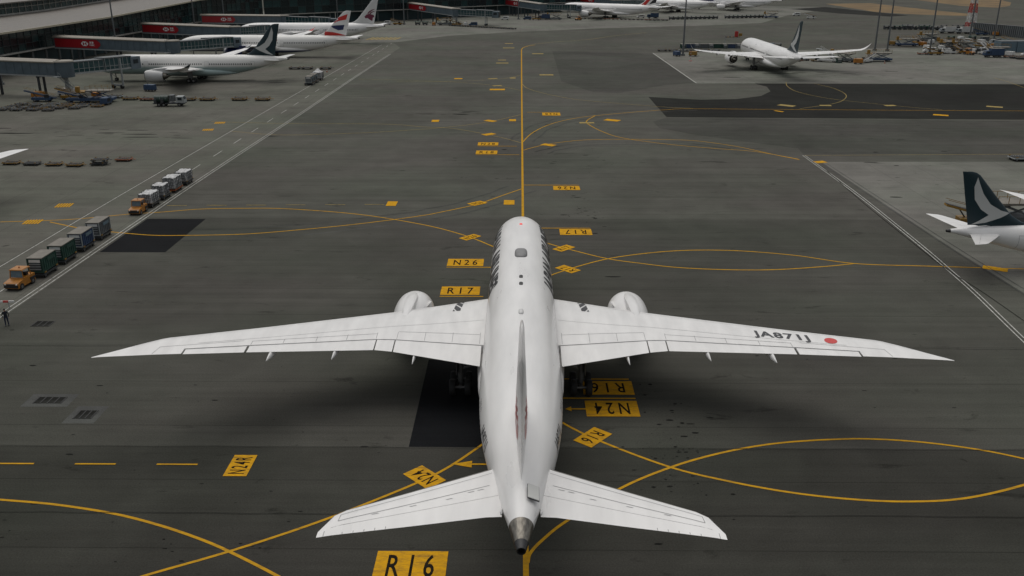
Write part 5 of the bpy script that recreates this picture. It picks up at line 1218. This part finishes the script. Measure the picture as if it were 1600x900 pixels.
# ------------------------------------------------------------------ dollies and vehicles on the left apron
row = [('dolly_y', -87.6, 153.2), ('dolly_k', -83.8, 152.7), ('dolly_y', -79.8, 152.3), ('dolly_y', -76.0, 151.8), ('dolly_k', -72.3, 152.8), ('dolly_o', -69.4, 156.2)]
for i, (k, x, y) in enumerate(row): place(k, x, y, 92 + random.uniform(-4, 4), '%s empty dolly from the left in the row below the white tailplane tip' % ORD[i], 'dolly', 'row of empty dollies on the left apron', sc=.72)
place('dolly_k', -72.1, 152.9, 92, 'dark dolly stacked on top of the fifth dolly in that row', 'dolly', 'row of empty dollies on the left apron', z=.6, sc=.72)
row = [('dolly_g', -103.2, 232.6), ('dolly_y', -97.9, 229.2), ('dolly_o', -93.2, 228.3), ('dolly_y', -83.0, 228.2), ('dolly_y', -78.2, 228.2), ('dolly_y', -70.2, 228.4), ('dolly_y', -64.4, 228.4)]
for i, (k, x, y) in enumerate(row): place(k, x, y, 90 + random.uniform(-5, 5), '%s dolly from the left in the row beside the dark green truck' % ORD[i], 'dolly', 'row of dollies below the teal-finned jet')
place('hydrant', -84.2, 219.0, -86, 'dark green service truck with white cab below the teal-finned jet', 'truck')
for i, (x, k) in enumerate(((-72.4, 'dolly_k'), (-68.4, 'dolly_k'), (-62.5, 'dolly_k'))): place(k, x, 296.8, 90, '%s of three dark dollies behind the far cargo train' % ORD[i], 'dolly', 'three dark dollies by the far cargo train')
rnd = random.Random(11); n = 0
for r_, (yy, x0, cnt) in enumerate(((211.5, -121.5, 4), (214.3, -121, 5), (217.2, -120.5, 6), (220.2, -121, 6))):
    for i in range(cnt):
        k = rnd.choice(['dolly_y', 'dolly_k', 'dolly_g', 'dolly_k', 'dolly_k', 'dolly_g'] + (['dolly_o'] if r_ == 0 else []))
        place(k, x0 + i * 3.9 + rnd.uniform(-.3, .3), yy + rnd.uniform(-.3, .3), 90 + rnd.uniform(-8, 8), '%s dolly from the left in the %s row before the nearest bridge' % (ORD[i], ['front', 'second', 'third', 'rear'][r_]), 'dolly', 'dollies parked before the nearest bridge', sc=.74)
eq = [('gpu_o', -122, 231, 80, 'orange power unit under the nearest bridge at the left edge', 'power unit'), ('belt_b', -118.5, 226, 92, 'blue belt loader at the left edge before the nearest bridge', 'belt loader'),
      ('belt_y', -113, 229.5, 80, 'yellow belt loader under the nearest bridge', 'belt loader'), ('belt_b', -109.5, 225, 95, 'blue belt loader among the dollies before the nearest bridge', 'belt loader'),
      ('gpu_o', -107, 230.5, 10, 'orange power unit beneath the first bridge rotunda', 'power unit'), ('high_b', -104.5, 225.5, 95, 'blue high loader parked by the first bridge stairs', 'cargo loader'), ('gpu_b', -100.5, 221.0, 0, 'blue power unit at the end of the parked dollies', 'power unit'),
      ('van', -117, 236, 85, 'white van standing below the nearest bridge', 'van'), ('gpu_b', -99, 245, 80, 'dark blue power unit under the cab of the nearest bridge', 'power unit')]
for k, x, y, d, lab, c in eq: place(k, x, y, d, lab, c)

# ------------------------------------------------------------------ far rows before the dark glass wing
for i in range(12): place('dolly_k', -36 + 2.9 * i, 497 - 2.1 * i, 52, '%s dark dolly from the left in the far row before the bridge' % ORD[i], 'dolly', 'far row of dark dollies left of the taxi line')
for i in range(11): place(['dolly_k', 'dolly_o'][i in (3, 4, 8)], 37 + 4.6 * i, 557 - 1.5 * i, 100, '%s dolly from the left in the far row below the flag-striped jet' % ORD[i], 'dolly', 'far row of dollies below the flag-striped jet')
eq = [('belt_y', -66, 505, 70, 'yellow belt loader left of the far mast', 'belt loader'), ('van', -72, 507, 80, 'white van at the left end of the far equipment', 'van'), ('cart_g', -55, 504, 85, 'green cart right of the far mast', 'baggage cart'), ('cart_g', -51, 503, 85, 'green cart, farther right of the far mast', 'baggage cart'),
      ('gpu_o', -46, 500, 0, 'small orange unit beside the far green carts', 'power unit'), ('high_g', -40, 503, 80, 'grey high loader below the far red-banded bridge', 'cargo loader'), ('belt_y', -34, 501, 85, 'yellow belt loader below the far red-banded bridge', 'belt loader'), ('gpu_w', -29, 499, 0, 'white unit below the far red-banded bridge', 'power unit'), ('van_b', -25, 497, 90, 'blue van below the far red-banded bridge', 'van'),
      ('van', -9, 548, 85, 'white van before the dark wing, left of the far mast', 'van'), ('van_b', 4, 549, 80, 'blue van right of the far mast', 'van'), ('belt_y', 9, 547, 85, 'yellow belt loader right of the far mast', 'belt loader'), ('bluetruck', 14, 551, 85, 'blue box truck under the far bridge', 'truck'), ('high_g', 20, 551, 85, 'grey high loader under the far bridge rotunda', 'cargo loader'),
      ('tractor', 33.5, 545, -60, 'orange tractor alone in the open below the far bridge', 'tow tractor'), ('van', 72, 565, 90, 'white van behind the flag-striped jet', 'van'), ('bluetruck', 79, 563, 90, 'blue truck behind the flag-striped jet', 'truck'),
      ('high_b', 150, 566, 85, 'blue high loader below the jet with purple fin', 'cargo loader'), ('belt_w', 172, 560, 70, 'white belt loader at the far right of the far row', 'belt loader'), ('van', 172, 590, 90, 'white van alone on the far apron', 'van')]
for k, x, y, d, lab, c in eq: place(k, x, y, d, lab, c)
for i in range(11): place(['cart_k', 'cart_s', 'cart_g'][i % 3], 88 + 2.75 * i, 551 + .8 * i, 93, '%s cart from the left in the far train left of the tall mast' % ORD[i], 'baggage cart', 'far cart train left of the tall mast')
for i in range(9): place(['cart_s', 'cart_k', 'cart_g'][i % 3], 123 + 2.75 * i, 563 + .8 * i, 93, '%s cart from the left in the far train right of the tall mast' % ORD[i], 'baggage cart', 'far cart train right of the tall mast')

# ------------------------------------------------------------------ round the jet facing away
for i in range(12): place(['cont_g', 'cont_s', 'cont_b'][(i * 5 // 2) % 3], 64.5 + i * 2.75, 371 + .25 * (i % 3), 90 * (i % 2), '%s container from the left in the row behind the left wing' % ORD[i], 'cargo container', 'containers behind the left wing of the jet facing away')
for i in range(6): place(['dolly_k', 'dolly_k', 'dolly_g'][i % 3], 54.5 + i * 4.1, 358.4, 90, '%s dolly from the left in the row below the containers' % ORD[i], 'dolly', 'dollies behind the left wing of the jet facing away')
place('gpu_b', 57.0, 339.5, 20, 'blue cabinet trailer at the foot of the tall mast', 'power unit'); place('gpu_y', 62.8, 339, 70, 'yellow power unit at the foot of the tall mast', 'power unit')
for i in range(3): place(['cart_b', 'cart_b', 'cart_s'][i], 96 + i * 3, 371, 90, '%s pale cart behind the dark fin of the jet facing away' % ORD[i], 'baggage cart', 'carts behind the right wing')
for i in range(5): place(['dolly_o', 'dolly_k', 'dolly_y', 'dolly_k', 'dolly_o'][i], 95 + i * 3.7, 322 + (i % 2) * 2.4, 90, '%s dolly from the left under the right wing' % ORD[i], 'dolly', 'dollies under the right wing of the jet facing away')
eq = [('high_g', 111.5, 322, 30, 'grey high loader under the right wing tip', 'cargo loader'), ('cont_g', 108.5, 318, 0, 'green container left of the loader ramp', 'cargo container'), ('belt_w', 118.5, 318.5, -50, 'white sloping ramp loader in front of the blue loader', 'belt loader'), ('high_b', 124, 322.5, 85, 'blue and yellow loader beside the paired masts', 'cargo loader'), ('gpu_o', 113.8, 313.6, 80, 'small orange unit in front of the white ramp', 'power unit'), ('stairs', 105.5, 320, 60, 'passenger stairs among the dollies under the right wing', 'passenger stairs')]
for k, x, y, d, lab, c in eq: place(k, x, y, d, lab, c)
# visual docking gantry with its sign box
root = empty('docking_gantry', (83, 380, 0), label='yellow and black docking gantry with red box behind the jet facing away', cat='gantry')
MB().cyl((0, 0, 0), (0, 0, 3.6), .14, .12, 10).build('post', M['steel'], root)
for k in range(8): MB().box((.35 + k * .75, 0, 3.6), (.75, .3, .3)).build('striped_beam', M['yel' if k % 2 else 'black'], root)
MB().box((4.4, -.05, 4.8), (1.3, .5, 2.1)).build('sign_box', M['redpaint'], root); MB().box((6.0, -.05, 4.5), (1.4, .4, 1.1)).build('sign_plate', M['yel'], root)

# ------------------------------------------------------------------ equipment park at the upper right
rnd = random.Random(5)
for i in range(20): place(rnd.choice(['cart_k', 'cart_g', 'cart_k', 'cart_s']), 184 + i * 2.45, 474 - .55 * i, 90 + rnd.uniform(-6, 6), '%s cart from the left in the long dark row of the equipment park' % ORD[i], 'baggage cart', 'long cart row of the equipment park')
for i in range(12): place(rnd.choice(['dolly_y', 'cart_k', 'cart_g']), 196 + i * 2.6, 481 - .5 * i, 90, '%s item from the left in the second row behind the carts' % ORD[i], 'cart', 'second cart row of the equipment park')
eq = [('boxtruck', 203.5, 449, 92, 'white box truck left of the red and white tower', 'truck'), ('boxtruck', 210, 446, 92, 'white box truck nearest the red and white tower', 'truck'), ('belt_b', 214, 437, 88, 'blue belt loader at the foot of the tower', 'belt loader'), ('gpu_o', 219, 434, 0, 'orange unit by the corrugated wall', 'power unit'),
      ('gpu_y', 152, 384, 60, 'yellow unit left of the equipment park', 'power unit'), ('high_b', 157, 381, 80, 'blue loader with pale deck left of the equipment park', 'cargo loader'), ('gpu_o', 163, 380, 20, 'orange unit behind the equipment park mast', 'power unit'), ('high_g', 170, 372, 40, 'grey loader behind the equipment park mast', 'cargo loader'), ('stairs', 175, 368, 100, 'passenger stairs beside the grey loader', 'passenger stairs'),
      ('belt_y', 184, 376, 60, 'yellow belt loader in the middle of the park', 'belt loader'), ('stairs', 172, 345, 20, 'dark stairs standing on end of the front line', 'passenger stairs'), ('belt_b', 180, 358, 75, 'blue belt loader behind the front line', 'belt loader'), ('belt_w', 160, 349, 80, 'white belt loader at the left of the front line', 'belt loader'), ('tractor', 166, 346, 30, 'orange tractor in the front line', 'tow tractor'), ('bluetruck', 170, 336, 92, 'low blue truck in the front line', 'truck'),
      ('gpu_w', 178, 340, 30, 'white unit in the front line', 'power unit'), ('high_g', 176, 345, 80, 'grey high loader in the front line', 'cargo loader'), ('van', 183.5, 338, 80, 'white van at the right of the front line', 'van'), ('hydrant', 196, 384, 85, 'dark green truck in the back of the park', 'truck'), ('van_b', 190, 362, 40, 'blue van before the blue-grey containers', 'van'), ('dolly_o', 149, 346, 85, 'orange dolly at the left end of the front line', 'dolly'), ('belt_y', 153, 345, 95, 'yellow belt loader at the left end of the front line', 'belt loader'), ('gpu_o', 188, 372, 0, 'orange unit in the middle of the park', 'power unit'), ('cart_b', 184, 384, 20, 'pale blue cart at the back of the park', 'baggage cart')]
for k, x, y, d, lab, c in eq: place(k, x, y, d, lab, c)
kinds = {'cart_k': 'dark cart', 'dolly_k': 'dark dolly', 'gpu_b': 'dark blue unit', 'belt_b': 'dark blue loader', 'cart_g': 'green cart', 'gpu_w': 'white unit', 'dolly_y': 'yellow dolly', 'belt_y': 'yellow loader', 'high_g': 'grey lift', 'van': 'white van', 'cont_s': 'grey container'}
for r_, (yy, x0, dx, cnt) in enumerate(((352, 155, 4.6, 6), (366, 158, 5.2, 7), (392, 165, 5.4, 8), (408, 176, 5.0, 7))):
    for i in range(cnt):
        k = rnd.choice(list(kinds)); place(k, x0 + i * dx + rnd.uniform(-.8, .8), yy + rnd.uniform(-2, 2), rnd.choice([0, 90, 90, 30, 120]) + rnd.uniform(-12, 12), '%s standing %s from the left in the %s of the equipment park' % (kinds[k], ORD[i], ['front thicket', 'second thicket', 'third thicket', 'back thicket'][r_]), kinds[k].split()[-1], 'crowded equipment of the park')
n = 0
for r_ in range(3):
    for i in range(7):
        place(rnd.choice(['dolly_o', 'dolly_o', 'dolly_k', 'dolly_y']), 177 + i * 3.3 - r_ * .8, 329.5 + r_ * 3 - i * .5, 80 + rnd.uniform(-6, 6), '%s dolly from the left in the %s line of the orange dolly block' % (ORD[i], ['front', 'middle', 'back'][r_]), 'dolly', 'orange dolly block at the right edge')
# blue-grey store containers
for i, (x, y) in enumerate(((184.5, 357), (191, 357.5), (197.5, 358))):
    root = empty('storage_container', (x, y, 0), R(2), label=['blue-grey storage container, leftmost of three at the right edge', 'blue-grey storage container, middle of three at the right edge', 'blue-grey storage container, rightmost of three at the right edge'][i], cat='container', group='storage containers')
    MB().box((0, 0, 2.0), (6.1, 5, 4.0)).build('shell', M['lblue'], root); MB().box((0, 0, 4.04), (6.2, 5.1, .1)).build('roof', M['contgrey'], root)
    for k in range(9): MB().box((-2.8 + k * .7, -2.53, 2.0), (.3, .08, 3.6)).build('rib', M['lblue'], root)
# corrugated wall
a = Vector((214.6, 450)); b = Vector((240, 380)); d = (b - a); L = d.length; ang_ = math.atan2(d.y, d.x)
root = empty('barrier_wall', (a.x, a.y, 0), ang_, label='long dark corrugated wall behind the equipment park', cat='wall')
MB().box((L / 2, 0, 2.4), (L, .2, 4.8)).build('sheet_wall', M['darksteel'], root)
for k in range(int(L / 1.1)): MB().box((.5 + k * 1.1, -.2, 2.4), (.5, .3, 4.8)).build('corrugation', M['corr'], root)
MB().box((L / 2, -.1, 4.9), (L + .2, .6, .14)).build('coping', M['corr'], root)
# red and white lattice tower
root = empty('lattice_tower', (217.8, 457, 0), label='red and white lattice tower beside the corrugated wall', cat='tower')
for k in range(11):
    m = MB(); z0, z1 = k * 2.2, k * 2.2 + 2.2; w0 = 2.0 - .14 * k; w1 = 2.0 - .14 * (k + 1)
    C0 = [(sx * w0, sy * w0, z0) for sx, sy in ((-1, -1), (1, -1), (1, 1), (-1, 1))]; C1 = [(sx * w1, sy * w1, z1) for sx, sy in ((-1, -1), (1, -1), (1, 1), (-1, 1))]
    for i in range(4): m.bar(C0[i], C1[i], .26); m.bar(C0[i], C1[(i + 1) % 4], .16); m.bar(C0[(i + 1) % 4], C1[i], .16); m.bar(C1[i], C1[(i + 1) % 4], .2)
    m.build('lattice_section', M['redpaint' if (k // 2) % 2 == 0 else 'whitepaint'], root)
MB().cyl((0, 0, 24), (0, 0, 29), .12, .05, 8).build('antenna', M['whitepaint'], root)

# ------------------------------------------------------------------ beside the tail at the right edge
eq = [('belt_y', 60.5, 116.5, 84, 'yellow belt loader behind the dark brushstroke fin', 'belt loader'), ('high_g', 65, 118, 92, 'grey and yellow loader behind the dark brushstroke fin', 'cargo loader')]
for k, x, y, d, lab, c in eq: place(k, x, y, d, lab, c)
place('dolly_g', 88, 158, 92, 'pale dolly at the right edge above the dark fin', 'dolly')

# ------------------------------------------------------------------ ramp workers at the left edge
def person(x, y, rz, label, vest, arms='down'):
    root = empty('person', (x, y, 0), R(rz), label=label, cat='person')
    J = {'pel': (0, 0, .95), 'spine': (0, .01, 1.15), 'chest': (0, .02, 1.36), 'neck': (0, .01, 1.5), 'head0': (0, -.01, 1.58), 'head1': (0, -.02, 1.7), 'lh': (-.1, 0, .92), 'lk': (-.11, -.03, .5), 'la': (-.12, .03, .1), 'lt': (-.13, -.12, .05), 'rh': (.1, 0, .92), 'rk': (.12, -.02, .5), 'ra': (.14, .05, .1), 'rt': (.16, -.1, .05),
         'ls': (-.2, .02, 1.42), 'le': (-.27, .04, 1.14), 'lw': (-.27, -.1, .9), 'lf': (-.26, -.14, .8), 'rs': (.2, .02, 1.42), 're': (.28, .05, 1.14), 'rw': (.27, -.1, .9), 'rf': (.26, -.14, .8)}
    rad = {'pel': (.16, .12), 'spine': (.16, .11), 'chest': (.18, .12), 'neck': (.06, .06), 'head0': (.085, .09), 'head1': (.08, .095), 'lh': (.095, .1), 'lk': (.065, .07), 'la': (.045, .05), 'lt': (.045, .035), 'ls': (.07, .07), 'le': (.048, .048), 'lw': (.035, .035), 'lf': (.04, .022)}
    for k in ('h', 'k', 'a', 't', 's', 'e', 'w', 'f'): rad['r' + k] = rad['l' + k]
    E_ = [('pel', 'spine'), ('spine', 'chest'), ('chest', 'neck'), ('neck', 'head0'), ('head0', 'head1'), ('pel', 'lh'), ('lh', 'lk'), ('lk', 'la'), ('la', 'lt'), ('pel', 'rh'), ('rh', 'rk'), ('rk', 'ra'), ('ra', 'rt'), ('chest', 'ls'), ('ls', 'le'), ('le', 'lw'), ('lw', 'lf'), ('chest', 'rs'), ('rs', 're'), ('re', 'rw'), ('rw', 'rf')]
    ks = list(J); me = bpy.data.meshes.new('body'); me.from_pydata([J[k] for k in ks], [(ks.index(a), ks.index(b)) for a, b in E_], [])
    o = link_mesh('body', me, root); o.modifiers.new('skin', 'SKIN'); sb = o.modifiers.new('sub', 'SUBSURF'); sb.levels = sb.render_levels = 2
    for i, k in enumerate(ks): me.skin_vertices[0].data[i].radius = rad[k]; me.skin_vertices[0].data[i].use_root = (k == 'pel')
    dg = bpy.context.evaluated_depsgraph_get(); m2 = bpy.data.meshes.new_from_object(o.evaluated_get(dg)); o.modifiers.clear(); o.data = m2; m2.materials.clear()
    for m in ('cloth', 'trouser', 'skin', vest): m2.materials.append(M[m])
    for p in m2.polygons:
        c = p.center; p.use_smooth = True
        p.material_index = 2 if (c.z > 1.5 or (abs(c.x) > .2 and c.z < .92 and c.z > .7)) else (1 if c.z < .93 else (3 if abs(c.x) < .2 and c.z > .98 else 0))
    hr = MB(); hr.loft([[(.098 * math.cos(t) * math.sin(a), .012 + .112 * math.sin(t) * math.sin(a), 1.665 + .115 * math.cos(a)) for t in [2 * math.pi * i / 14 for i in range(14)]] for a in (.05, .4, .8, 1.2, 1.55)], True, True, False); hr.build('hair', M['hair'], root)
    for s in (-1, 1): MB().box((s * .13, -.05, .04), (.1, .27, .08), top=(.8, .85)).build('shoe', M['black'], root)
    return root
person(-49.4, 80.4, 30, 'ramp worker in dark clothes standing at the left edge by the white line', 'cloth')
person(-49.6, 78.3, -40, 'ramp worker in a green vest cut by the left edge', 'hivis')
root = empty('barrier_bar', (-52.6, 84.9, 0), R(3), label='low red and white barrier bar behind the worker at the left edge', cat='barrier')
for k in range(5): MB().box((-.9 + k * .55, 0, .75), (.55, .12, .18)).build('striped_bar', M['redpaint' if k % 2 else 'whitepaint'], root)
for x in (-.8, 1.0): MB().bar((x, 0, 0), (x, 0, .7), .08).build('leg', M['steel'], root)

for (x, y), lab in (((59.0, 322.5), 'thin red and white marker pole before the tall mast'),):
    root = empty('marker_pole', (x, y, 0), label=lab, cat='pole')
    for k in range(6): MB().cyl((0, 0, .1 + k * .55), (0, 0, .65 + k * .55), .06, .06, 8).build('pole_section', M['redpaint' if k % 2 else 'whitepaint'], root)
    MB().box((0, 0, .07), (1.0, .9, .14)).build('base', M['redpaint'], root)
for (x, y), lab in (((123.5, 315.5), 'orange cone right of the white ramp loader'), ((-46, 497.5), 'orange cone by the far green carts'), ((156.5, 398), 'orange cone left of the equipment park'), ((-60.5, 289), 'orange cone behind the far cargo train')):
    root = empty('traffic_cone', (x, y, 0), label=lab, cat='cone')
    MB().box((0, 0, .03), (.5, .5, .06)).build('base', M['orange'], root); MB().cyl((0, 0, .06), (0, 0, .9), .2, .04, 12).build('cone_body', M['orange'], root); MB().cyl((0, 0, .42), (0, 0, .6), .135, .105, 12).build('reflective_band', M['whitepaint'], root)
for k, p in list(PROT.items()):
    if not p.get('used'):
        def rm(o):
            for c in list(o.children): rm(c)
            bpy.data.objects.remove(o)
        rm(p['o'])
for o in bpy.data.objects:
    if 'used' in o: del o['used']
